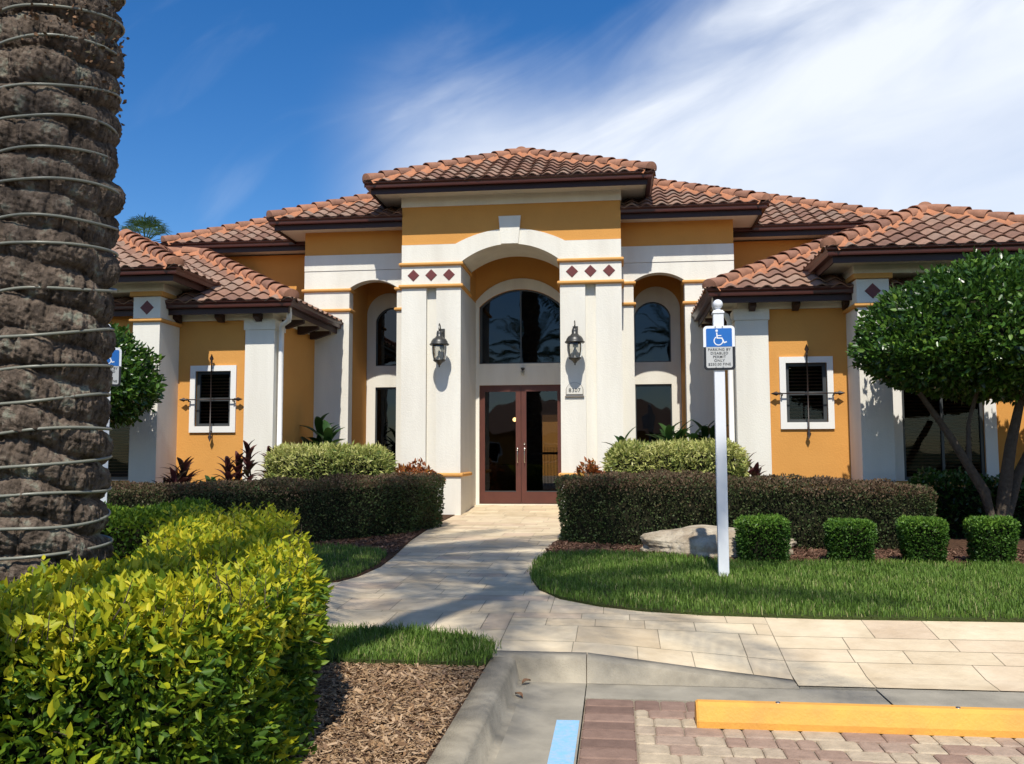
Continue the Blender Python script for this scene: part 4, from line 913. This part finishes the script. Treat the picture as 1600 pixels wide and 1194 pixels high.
rosette('broadleaf_plant', (-5.5, 16.3, gz(-5.5, 16.3)), 17, .62, .17, 'broad', 73, 'dark broad leaved plant standing behind the left variegated shrub', 'plant', stem=1.6, up=1.15, droop=.5, heads=4, spread=.28)
rosette('broadleaf_plant', (.85, 16.2, gz(.8, 16.2)), 20, .6, .13, 'broad', 74, 'green spiky plant below the right arched window', 'plant', stem=1.42, up=1.1, droop=.5, heads=7, spread=.26)
rosette('broadleaf_plant', (1.62, 16.3, gz(1.6, 16.3)), 16, .55, .16, 'broad', 75, 'dark broad leaved plant at the right pier, beside the post', 'plant', stem=1.42, up=1.1, droop=.5, heads=3, spread=.2)
rosette('broadleaf_plant', (-8.0, 13.5, gz(-8, 13.5)), 16, .5, .09, 'broad', 76, 'dark leafy plant at the foot of the far left column', 'plant', stem=.35, up=.9, droop=.6, heads=4, spread=.3)
for i, (x, y, r_, zt, lab) in enumerate(((-3.42, 14.75, .42, 1.30, 'orange red croton right of the left variegated shrub'), (-.40, 14.0, .24, 1.33, 'orange red croton tuft at the left end of the boxy variegated shrub'))):
    hedge('croton', [(x+r_*math.cos(t), y+r_*math.sin(t)) for t in np.linspace(0, 2*math.pi, 12, endpoint=False)], zt, 'croton', 1500, .085, .032, 85+i, lab, 'plant', 'crotons beside the variegated shrubs', rough=.09, depth=.18, rscale=4, rnd_r=.2, jitter=1.0)

# trees with clipped leafy crowns
def leafy_tree(name, base, crown, rad, n, seed, label, stems, group, L=.086, Wd=.040, flat=.55):
    t = empty(name, base, 0, label, 'tree', group); g = np.random.default_rng(seed)
    c = np.array(crown)-np.array(base); r = np.array(rad)
    d = g.normal(size=(n, 3)); d /= np.linalg.norm(d, axis=1)[:, None]; sh = 1-.33*g.random(n)**1.7
    rr = 1+.07*sines(d, seed+1, 4.5)+.06*sines(d, seed+2, 12)+.05*(g.random(n) < .02)
    zz = np.where(d[:, 2] < 0, d[:, 2]*flat, d[:, 2]); p = np.stack([d[:, 0], d[:, 1], zz], 1)*r*(sh*rr)[:, None]+c
    # inner loose leaves
    rn = .45+.22*sines(p, seed+3, 6)+g.normal(size=n)*.24
    me = leaves(p, d+np.array([0, 0, .35]), L, Wd, seed+4, rn, jitter=.95, name='crown'); mesh_obj('crown', me, 'lig', t)
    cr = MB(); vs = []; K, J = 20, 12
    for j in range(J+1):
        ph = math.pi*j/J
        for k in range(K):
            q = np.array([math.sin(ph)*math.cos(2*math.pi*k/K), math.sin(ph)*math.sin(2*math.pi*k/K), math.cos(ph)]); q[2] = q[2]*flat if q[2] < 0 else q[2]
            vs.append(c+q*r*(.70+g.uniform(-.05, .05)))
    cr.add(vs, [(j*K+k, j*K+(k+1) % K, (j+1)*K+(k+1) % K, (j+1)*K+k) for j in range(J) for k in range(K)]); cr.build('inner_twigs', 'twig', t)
    tr = MB()
    for s_ in stems: tr.tube([Vector(q[:3])-Vector(base) for q in s_], [q[3] for q in s_], 8)
    tr.build('trunk', 'bark', t); return t
leafy_tree('clipped_tree', (4.98, 12.5, .33), (5.33, 12.55, 2.90), (2.0, 1.6, 1.22), 40000, 91, 'glossy green dome crowned tree in front of the right wing', [
    [(5.0, 12.5, .3, .10), (5.05, 12.45, .9, .09), (5.15, 12.4, 1.6, .075), (5.35, 12.4, 2.4, .05)], [(4.97, 12.5, .35, .08), (4.8, 12.4, 1.0, .07), (4.35, 12.3, 1.75, .05), (4.0, 12.3, 2.3, .035)],
    [(5.02, 12.52, .4, .08), (5.3, 12.6, 1.2, .065), (5.8, 12.7, 2.1, .05)], [(4.6, 12.35, 1.35, .04), (4.6, 12.3, 1.9, .03), (4.75, 12.3, 2.4, .025)]], 'clipped dome trees before the wings', flat=.55)
leafy_tree('clipped_tree', (-8.9, 12.6, .33), (-8.55, 12.6, 2.62), (1.58, 1.5, 1.0), 24000, 92, 'glossy green dome crowned tree half hidden behind the palm trunk', [
    [(-8.9, 12.6, .3, .10), (-8.9, 12.6, 1.2, .085), (-8.7, 12.6, 2.2, .05)], [(-8.88, 12.6, .5, .07), (-9.2, 12.6, 1.4, .06), (-9.6, 12.6, 2.3, .04)]], 'clipped dome trees before the wings', flat=.75)
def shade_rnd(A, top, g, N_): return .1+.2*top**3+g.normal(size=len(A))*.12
hedge('green_shrub', [(4.1, 12.9), (6.9, 12.9), (6.9, 13.6), (4.1, 13.6)], 1.18, 'lig', 9000, .07, .034, 37, 'dark leafy shrub in the shade under the right tree', 'shrub', rnd_fn=shade_rnd, rough=.12, depth=.2, rscale=3)

# rock
def rock():
    bm = bmesh.new(); bmesh.ops.create_icosphere(bm, subdivisions=6, radius=1); P = np.array([v.co for v in bm.verts])
    d = 1+.15*sines(P, 3, 1.9)+.07*sines(P, 4, 5)+.035*sines(P*np.array([.5, .5, 2]), 5, 12); P = P*d[:, None]
    P[:, 2] = np.where(P[:, 2] > .55, .55+(P[:, 2]-.55)*.25, P[:, 2])
    P = P*np.array([.86, .42, .40]); P[:, 2] *= 1-.35*np.clip(-P[:, 0]/.86-.25, 0, 1)
    for v, p in zip(bm.verts, P): v.co = p
    me = bpy.data.meshes.new('boulder'); bm.to_mesh(me); bm.free(); o = mesh_obj('boulder', me, 'rock', None, True); o.location = (1.2, 10.95, .36); o.rotation_euler = (0, R(3), R(-14))
    tag(o, 'long pale limestone boulder lying between the dark hedge and lawn', 'rock')
rock()

# ------------------------------------------------------------------ the big palm
PX, PY = -3.13, 4.56
def trunk_r(th, z):
    """surface radius with overlapping old leaf bases"""
    rowh = .198; q = z/rowh+.13*np.sin(th*2+1)+.30*np.sin(th+z*.7)+.07*np.sin(th*5+z*3); row = np.floor(q); f = q-row
    rd = lambda a, b: np.modf(np.abs(np.sin(a*12.9898+b*78.233)*43758.5453))[0]
    c = th/(2*math.pi)*6.0+row*.5+.25*rd(row, 3)+.10*np.sin(row*7.3+th*2); ci = np.mod(np.floor(c), 6); cf = c-np.floor(c)
    k = rd(row, ci); k2 = rd(row+31, ci); lat = np.clip(1-np.abs(2*cf-1)**(2.6+2*k2), 0, 1)
    f2 = np.clip(f+(k2-.5)*.25*lat, 0, 1); pk = .38+.2*k2
    prof = .55*np.where(f2 < pk, (f2/pk)**.5, np.cos(np.clip((f2-pk)/(1-pk), 0, 1)*math.pi/2)**.6)+.45*(1-np.abs(2*f-1)**5)*(.6+.4*k2)
    return .290+.074*prof*(.45+.55*lat)*(.65+.55*k)
def palm_trunk():
    t = empty('palm_tree', (PX, PY, .15), 0, 'thick rough barked palm trunk wrapped in tubing at the left edge', 'palm tree')
    nt, nz = 400, 1100; zs = np.linspace(-.1, 7.8, nz); th = np.linspace(0, 2*math.pi, nt, endpoint=False); Z, T = np.meshgrid(zs, th, indexing='ij')
    r = trunk_r(T.ravel(), Z.ravel()); base = np.stack([np.cos(T.ravel())*.36, np.sin(T.ravel())*.36, Z.ravel()], 1)
    st = base*np.array([1, 1, .55]); r = r+.014*sines(st, 1, 11)+.008*sines(base*np.array([1, 1, .7]), 2, 36)+.006*sines(base, 3, 80, 14)+.0035*sines(base, 9, 170, 14)
    vert = sines(base*np.array([1, 1, .22]), 6, 38, 12); r -= .034*np.clip(vert-.42, 0, .5)
    r = r*(1.02-.014*Z.ravel())
    xo = .035*np.sin(Z.ravel()*.9); V = np.stack([np.cos(T.ravel())*r+xo*.3, np.sin(T.ravel())*r, Z.ravel()], 1)
    i = np.arange(nz-1)[:, None]*nt; j = np.arange(nt)[None]; F = np.stack([i+j, i+(j+1) % nt, i+nt+(j+1) % nt, i+nt+j], -1).reshape(-1, 4)
    me = bpy.data.meshes.new('trunk'); me.vertices.add(len(V)); me.vertices.foreach_set('co', V.ravel().astype(np.float32)); me.loops.add(F.size); me.loops.foreach_set('vertex_index', F.ravel().astype(np.int32))
    me.polygons.add(len(F)); me.polygons.foreach_set('loop_start', np.arange(0, F.size, 4, dtype=np.int32)); me.update(calc_edges=True)
    mesh_obj('trunk', me, bark_mat(), t, True)
    return t
def bark_mat():
    M = bpy.data.materials.new('palm_bark'); M.use_nodes = True; nt = M.node_tree; N = nt.nodes; L = nt.links; P = N['Principled BSDF']; P.inputs['Roughness'].default_value = .95; P.inputs['Specular IOR Level'].default_value = .1
    tc = N.new('ShaderNodeTexCoord')
    def noise(s, d, sc=(1, 1, 1)):
        mp = N.new('ShaderNodeMapping'); mp.inputs['Scale'].default_value = sc; L.new(tc.outputs['Object'], mp.inputs[0]); n = N.new('ShaderNodeTexNoise'); n.inputs['Scale'].default_value = s; n.inputs['Detail'].default_value = d; n.inputs['Roughness'].default_value = .65; L.new(mp.outputs[0], n.inputs[0]); return n.outputs[0]
    def mr(a, lo, hi, tmax=1):
        m = N.new('ShaderNodeMapRange'); m.inputs[1].default_value = lo; m.inputs[2].default_value = hi; m.inputs[4].default_value = tmax; L.new(a, m.inputs[0]); return m.outputs[0]
    def mix(f, a, b):
        m = N.new('ShaderNodeMix'); m.data_type = 'RGBA'; L.new(f, m.inputs[0])
        for i, c in ((6, a), (7, b)):
            if isinstance(c, tuple): m.inputs[i].default_value = (*c, 1)
            else: L.new(c, m.inputs[i])
        return m.outputs[2]
    c = mix(mr(noise(9, 8), .38, .66), (.095, .072, .054), (.26, .195, .145))
    c = mix(mr(noise(34, 6, (1, 1, .22)), .5, .70), c, (.030, .022, .016))
    c = mix(mr(noise(9, 9), .56, .66, .75), c, (.27, .29, .22))
    L.new(c, P.inputs['Base Color']); b = N.new('ShaderNodeBump'); b.inputs['Distance'].default_value = .03; L.new(noise(48, 12, (1, 1, .6)), b.inputs['Height']); L.new(b.outputs[0], P.inputs['Normal']); return M
PT = palm_trunk()
def rope():
    m = MB(); g = random.Random(5); pts = []
    # heights (at the camera side) of each turn, irregular as in the photo
    zs = [.80, .98, 1.13, 1.28, 1.44, 1.61, 1.78, 1.95, 2.12, 2.36, 2.60, 2.74, 2.93, 3.12, 3.28, 3.46, 3.72, 3.90, 4.10, 4.30, 4.5]
    n = 56; tot = len(zs)-1
    for i in range(tot):
        for k in range(n):
            f = k/n; th = -math.pi/2+2*math.pi*f; z = zs[i]+(zs[i+1]-zs[i])*f
            z += .022*math.sin(2*th+i*1.3)*math.sin(i*2.1+1)
            Zl = z-.15; r = max(float(trunk_r(np.array([th+a]), np.array([Zl+b]))[0]) for a in (-.3, -.15, 0, .15, .3) for b in (-.03, 0, .03))*(1.02-.014*Zl)+.012
            if i == 0: r += .02*math.sin(f*math.pi)
            pts.append((PX+math.cos(th)*r+.3*.035*math.sin(Zl*.9), PY+math.sin(th)*r, z))
    P = np.array(pts)
    for _ in range(14): P[1:-1] = (P[:-2]+2*P[1:-1]+P[2:])/4
    m.tube([tuple(p) for p in P], .0085, 8); o = m.build('rope_light', 'rope'); tag(o, 'clear tube rope light spiralling round the palm trunk', 'rope light')
rope()
def vine():
    g = np.random.default_rng(8); n = 230; th = -.6+g.normal(size=n)*.55; z = 3.95-.15+g.normal(size=n)*.16-.12*(th+.6)
    r = .338+.014*g.random(n)+.02*(g.random(n)**5); p = np.stack([PX+np.cos(th)*r, PY+np.sin(th)*r, z+.0], 1); nr = np.stack([np.cos(th), np.sin(th), -.3*np.ones(n)], 1)
    me = leaves(p, nr, .026, .018, 3, g.random(n), jitter=.7, name='dry_vine'); tag(mesh_obj('dry_vine', me, 'deadleaf'), 'dry brown vine clinging to the upper right of the palm trunk', 'vine')
vine()
def frond_mesh(mb, base, az, el, L, seed, leafL=.5, npair=48, droop=.9):
    g = random.Random(seed); d = Vector((math.cos(az), math.sin(az), 0)); pos = Vector(base); ang = el; K = 16; pts = []
    for i in range(K+1):
        pts.append((pos.copy(), ang)); pos = pos+(d*math.cos(ang)+Vector((0, 0, 1))*math.sin(ang))*L/K; ang -= droop/K*(.4+1.2*i/K)
    mb.tube([p for p, _ in pts], [.028*(1-.85*i/K)+.004 for i in range(K+1)], 5, rnd=.2)
    side = d.cross(Vector((0, 0, 1)))
    for k in range(npair):
        f = .12+.88*k/npair; q = f*K; i = min(int(q), K-1); p = pts[i][0].lerp(pts[i+1][0], q-i); a = pts[i][1]; t = d*math.cos(a)+Vector((0, 0, 1))*math.sin(a); l = leafL*(math.sin(math.pi*min(.95, .12+f*.8))**.6)*g.uniform(.85, 1.1)
        for s in (1, -1):
            dr = (side*s*.85+t*.62+Vector((0, 0, g.uniform(-.25, .25)))).normalized(); w = t.cross(dr).normalized().cross(dr)*.016; tip = p+dr*l+Vector((0, 0, -.18*l)); md = p+dr*l*.5
            mb.add([p-w*.5, p+w*.5, md+w, tip, md-w], [(0, 1, 2, 3, 4)], g.random())
def palm_crown(t, top, nfr, L, seed, leafL=.5, npair=48, droop=.9):
    g = random.Random(seed); m = MB()
    for i in range(nfr):
        u = (i+.5)/nfr; frond_mesh(m, (top[0], top[1], top[2]+.1*(1-u)), i*2.4+g.uniform(-.2, .2), 1.35-1.45*u+g.uniform(-.1, .1), L*g.uniform(.85, 1.08), seed*100+i, leafL, npair, droop)
    m.build('crown', 'palmleaf', t)
palm_crown(PT, (0.06, 0, 7.75), 25, 4.2, 4, leafL=.55, npair=60, droop=.62)
# palms behind the camera: seen mirrored in the glass, they also throw the streaky shade on the walk
def feather_palm(loc, h, seed, label, L=3.0, nfr=26, bend=0):
    t = empty('palm_tree', loc, 0, label, 'palm tree', 'palms across the car park'); m = MB()
    m.tube([(bend*(q/8)**4, .03*math.sin(q), h*q/8-(.1 if q == 0 else 0)) for q in range(9)], [.28, .25, .22, .2, .19, .18, .18, .2, .25], 14); m.build('trunk', 'bark', t); palm_crown(t, (bend, 0, h-.05), nfr, L, seed, npair=34); return t
feather_palm((-4.6, -12, 0), 7.2, 31, 'feather palm across the car park, nearest the hedge'); feather_palm((3.5, -16, 0), 8, 32, 'feather palm across the car park, opposite the right arch')
feather_palm((-2.15, -.9, 0), 12.9, 35, 'tall feather palm just behind the viewer, beside the car park', L=3.5, nfr=24, bend=1.5)
feather_palm((-10, -20, 0), 7.6, 33, 'feather palm across the car park, farthest left')
# background fan palm behind the left roof
def fan_palm():
    t = empty('fan_palm', (-16.85, 30, 0), 0, 'green fan palm top showing above the left roof', 'palm tree'); m = MB(); m.tube([(0, 0, 0), (.1, 0, 4.5), (0, 0, 9.2)], [.2, .17, .15], 10); m.build('trunk', 'bark', t)
    g = random.Random(2); f = MB()
    for i in range(34):
        az = i*2.4; u = (i+.5)/34; el = 1.3-1.9*u; d = Vector((math.cos(az)*math.cos(el), math.sin(az)*math.cos(el), math.sin(el))); st = Vector((0, 0, 9.2)); c = st+d*.6
        f.tube([st, c], .012, 4, cap=False, rnd=.2); s_ = d.cross(Vector((0, 0, 1))).normalized()
        for k in range(15):
            a = (k-7)/7*1.15; dr = d*math.cos(a)+s_*math.sin(a); l = .62*g.uniform(.85, 1.1); w = dr.cross(d.cross(s_)).normalized()*.022; md = c+dr*l*.6; tip = c+dr*l+Vector((0, 0, -.12-.1*g.random()))
            f.add([c, md+w, tip, md-w], [(0, 1, 2, 3)], g.random())
    f.build('crown', 'palmleaf', t)
fan_palm()
# house across the car park (mirrored in the doors)
def far_house():
    t = empty('far_house', (-3, -27, 0), 0, 'peach stucco house across the car park mirrored in the glass doors', 'house')
    prism('wall', 'orange', t, [(-9, -.1), (9, -.1), (9, 3.2), (-9, 3.2)], -8, 0, [])
    r = MB(); r.add([(-9.6, .6, 3.15), (9.6, .6, 3.15), (9.6, -8.6, 3.15), (-9.6, -8.6, 3.15), (-5, -4, 5.6), (5, -4, 5.6)], [(0, 1, 5, 4), (1, 2, 5), (2, 3, 4, 5), (3, 0, 4), (0, 3, 2, 1)]); r.build('roof', 'tile', t)
    for x in (-6, -2, 2, 6): f = prism('window', 'trim', t, [(x-.8, 1), (x+.8, 1), (x+.8, 2.5), (x-.8, 2.5)], .002, .05, []); prism('pane', 'dark', f, [(x-.7, 1.1), (x+.7, 1.1), (x+.7, 2.4), (x-.7, 2.4)], .05, .06, [])
far_house()

# ------------------------------------------------------------------ grass, mulch chips, litter
def scatter(poly, dens, seed, fade=None):
    g = np.random.default_rng(seed); P = np.array(poly); lo, hi = P.min(0), P.max(0); n = int((hi[0]-lo[0])*(hi[1]-lo[1])*dens); T = lo+(hi-lo)*g.random((n, 2)); return T[inpoly(T[:, 0], T[:, 1], poly)]
def grass():
    T = np.concatenate([scatter([(min(x, 6.2), y) for x, y in lawnR], 2900, 1), scatter(lawnL, 1700, 2), scatter([(max(x, -2.6), y) for x, y in strip], 6500, 3)])
    g = np.random.default_rng(5); T = T+g.normal(size=T.shape)*.018; n = len(T); z = hsv(T[:, 0], T[:, 1])+.018; h = .055*(1+.35*g.normal(size=n)*.8)*(1+.25*sines(np.c_[T, T[:, 0]], 6, 2.2)); h = np.clip(h, .02, .1)
    az = g.uniform(0, 6.28, n); ln = g.uniform(.1, .75, n); w = .0034; b = np.c_[T, z]; s = np.c_[-np.sin(az), np.cos(az), np.zeros(n)]*w; d = np.c_[np.cos(az), np.sin(az), np.zeros(n)]
    m1 = b+d*(h*ln*.3)[:, None]; m1[:, 2] += h*.6; tp = b+d*(h*ln)[:, None]; tp[:, 2] += h*(1-.25*ln)
    V = np.stack([b+s, b-s, m1-s*.8, tp, m1+s*.8], 1).reshape(-1, 3); k = np.arange(n)[:, None]*5; F4 = (k+np.array([[0, 1, 2, 4]])); F3 = (k+np.array([[4, 2, 3]]))
    me = bpy.data.meshes.new('grass'); me.vertices.add(len(V)); me.vertices.foreach_set('co', V.ravel().astype(np.float32)); li = np.concatenate([F4, F3], 1).ravel(); me.loops.add(len(li)); me.loops.foreach_set('vertex_index', li.astype(np.int32))
    ls = (np.arange(n)[:, None]*7+np.array([[0, 4]])).ravel(); me.polygons.add(2*n); me.polygons.foreach_set('loop_start', ls.astype(np.int32)); me.update(calc_edges=True)
    r = np.clip(.42+.22*sines(np.c_[T, T[:, 1]], 8, 3)+g.normal(size=n)*.16, 0, .85); r[g.random(n) < .05] = 1; a = me.attributes.new('rnd', 'FLOAT', 'FACE'); a.data.foreach_set('value', np.repeat(r, 2).astype(np.float32))
    tag(mesh_obj('grass', me, 'grass'), 'short bright green blades of lawn grass', 'grass', kind='stuff')
grass()
def chips(name, T, off, size, m, seed, label):
    g = np.random.default_rng(seed); n = len(T); L = size*g.lognormal(0, .5, n); w = L*g.uniform(.12, .35, n); az = g.uniform(0, 6.28, n); ti = g.normal(size=n)*.28; z = hsv(T[:, 0], T[:, 1])+off+g.random(n)*.016
    d = np.c_[np.cos(az)*np.cos(ti), np.sin(az)*np.cos(ti), np.sin(ti)]*L[:, None]/2; s = np.c_[-np.sin(az), np.cos(az), g.normal(size=n)*.3]*w[:, None]/2; c = np.c_[T, z]; u = np.array([0, 0, .002])
    V = np.stack([c-d-s*.6, c-d*.9+s, c+d+s*.5, c+d*.85-s, c+u+d*.1], 1).reshape(-1, 3); F = (np.arange(n)[:, None, None]*5+np.array([[0, 1, 4], [1, 2, 4], [2, 3, 4], [3, 0, 4]])[None]).reshape(-1, 3)
    me = bpy.data.meshes.new(name); me.vertices.add(len(V)); me.vertices.foreach_set('co', V.ravel().astype(np.float32)); me.loops.add(F.size); me.loops.foreach_set('vertex_index', F.ravel().astype(np.int32)); me.polygons.add(len(F)); me.polygons.foreach_set('loop_start', np.arange(0, F.size, 3, dtype=np.int32)); me.update(calc_edges=True)
    a = me.attributes.new('rnd', 'FLOAT', 'FACE'); a.data.foreach_set('value', np.repeat(g.random(n), 4).astype(np.float32)); tag(mesh_obj(name, me, m), label, 'mulch', kind='stuff')
chips('mulch_chips', scatter([(-2.9, 3.0), (-.85, 3.0), (-.85, 5.78), (-2.9, 5.78)], 7500, 11), .003, .025, 'chip', 12, 'tan and brown wood mulch chips beside the kerb')
Tm = np.concatenate([scatter([(-.85, 11.9), (-.86, 10.65), (.5, 10.78), (1.2, 10.2), (2.4, 10.26), (4.6, 10.08), (6.5, 10.05), (6.5, 11.6), (3, 11.5), (.8, 11.6)], 1500, 13), scatter([(-3.05, 15.4), (-2.82, 12.0), (-2.64, 10.5), (-3.0, 10.9), (-5, 11.15), (-5, 11.5), (-4, 11.7), (-3.3, 13)], 1500, 14)])
chips('mulch_chips', Tm, .018, .035, 'chip2', 15, 'dark brown wood mulch under the hedges')

def litter():
    for i, (x, y, z, rz, lab) in enumerate(((-.60, 5.93, .02, 1.0, 'curled dry leaf in the corner of the concrete kerb'), (-.615, 5.62, .015, 2.2, 'small dry leaf lying on the gutter concrete, nearer than the corner'))):
        m = MB(); vs = []
        for k in range(7):
            f = k/6; w = .018*math.sin(math.pi*min(.97, .05+f*.92)); vs += [(f*.09-.045, w, .012*math.sin(f*3)+.008), (f*.09-.045, 0, .012*math.sin(f*3)-.004), (f*.09-.045, -w, .012*math.sin(f*3)+.006)]
        m.add(vs, [(3*k+j, 3*k+j+1, 3*k+j+4, 3*k+j+3) for k in range(6) for j in (0, 1)], .5, True); o = m.build('fallen_leaf', 'deadleaf'); o.location = (x, y, z); o.rotation_euler = (0, 0, rz); tag(o, lab, 'leaf')
litter()

def behind():
    """garden fence and house on the far side, seen through the doors"""
    t = empty('rear_house', (-3, 44, 0), 0, 'sunlit peach house seen through the right glass door', 'house')
    prism('wall', 'orange', t, [(-7, -.1), (9, -.1), (9, 4.0), (-7, 4.0)], 0, 8)
    r = MB(); r.add([(-7.6, -.6, 3.95), (9.6, -.6, 3.95), (9.6, 8.6, 3.95), (-7.6, 8.6, 3.95), (-3, 4, 6.2), (5, 4, 6.2)], [(0, 1, 5, 4), (1, 2, 5), (2, 3, 4, 5), (3, 0, 4), (0, 3, 2, 1)]); r.build('roof', 'tile', t)
    f = empty('metal_fence', (-2, 29, .0), 0, 'black metal picket fence seen through the right glass door', 'fence'); b = MB(); p = MB()
    for k in range(61):
        x = -3+k*.1
        (p if k % 20 == 0 else b).box(x-(.03 if k % 20 == 0 else .008), x+(.03 if k % 20 == 0 else .008), -.008, .008, 0, 1.75 if k % 20 else 1.9)
    b.box(-3, 3, .010, .03, 1.55, 1.59); b.box(-3, 3, .010, .03, .25, .29); tag(b.build('pickets', 'iron', f), kind='stuff'); p.build('fence_posts', 'iron', f)
behind()
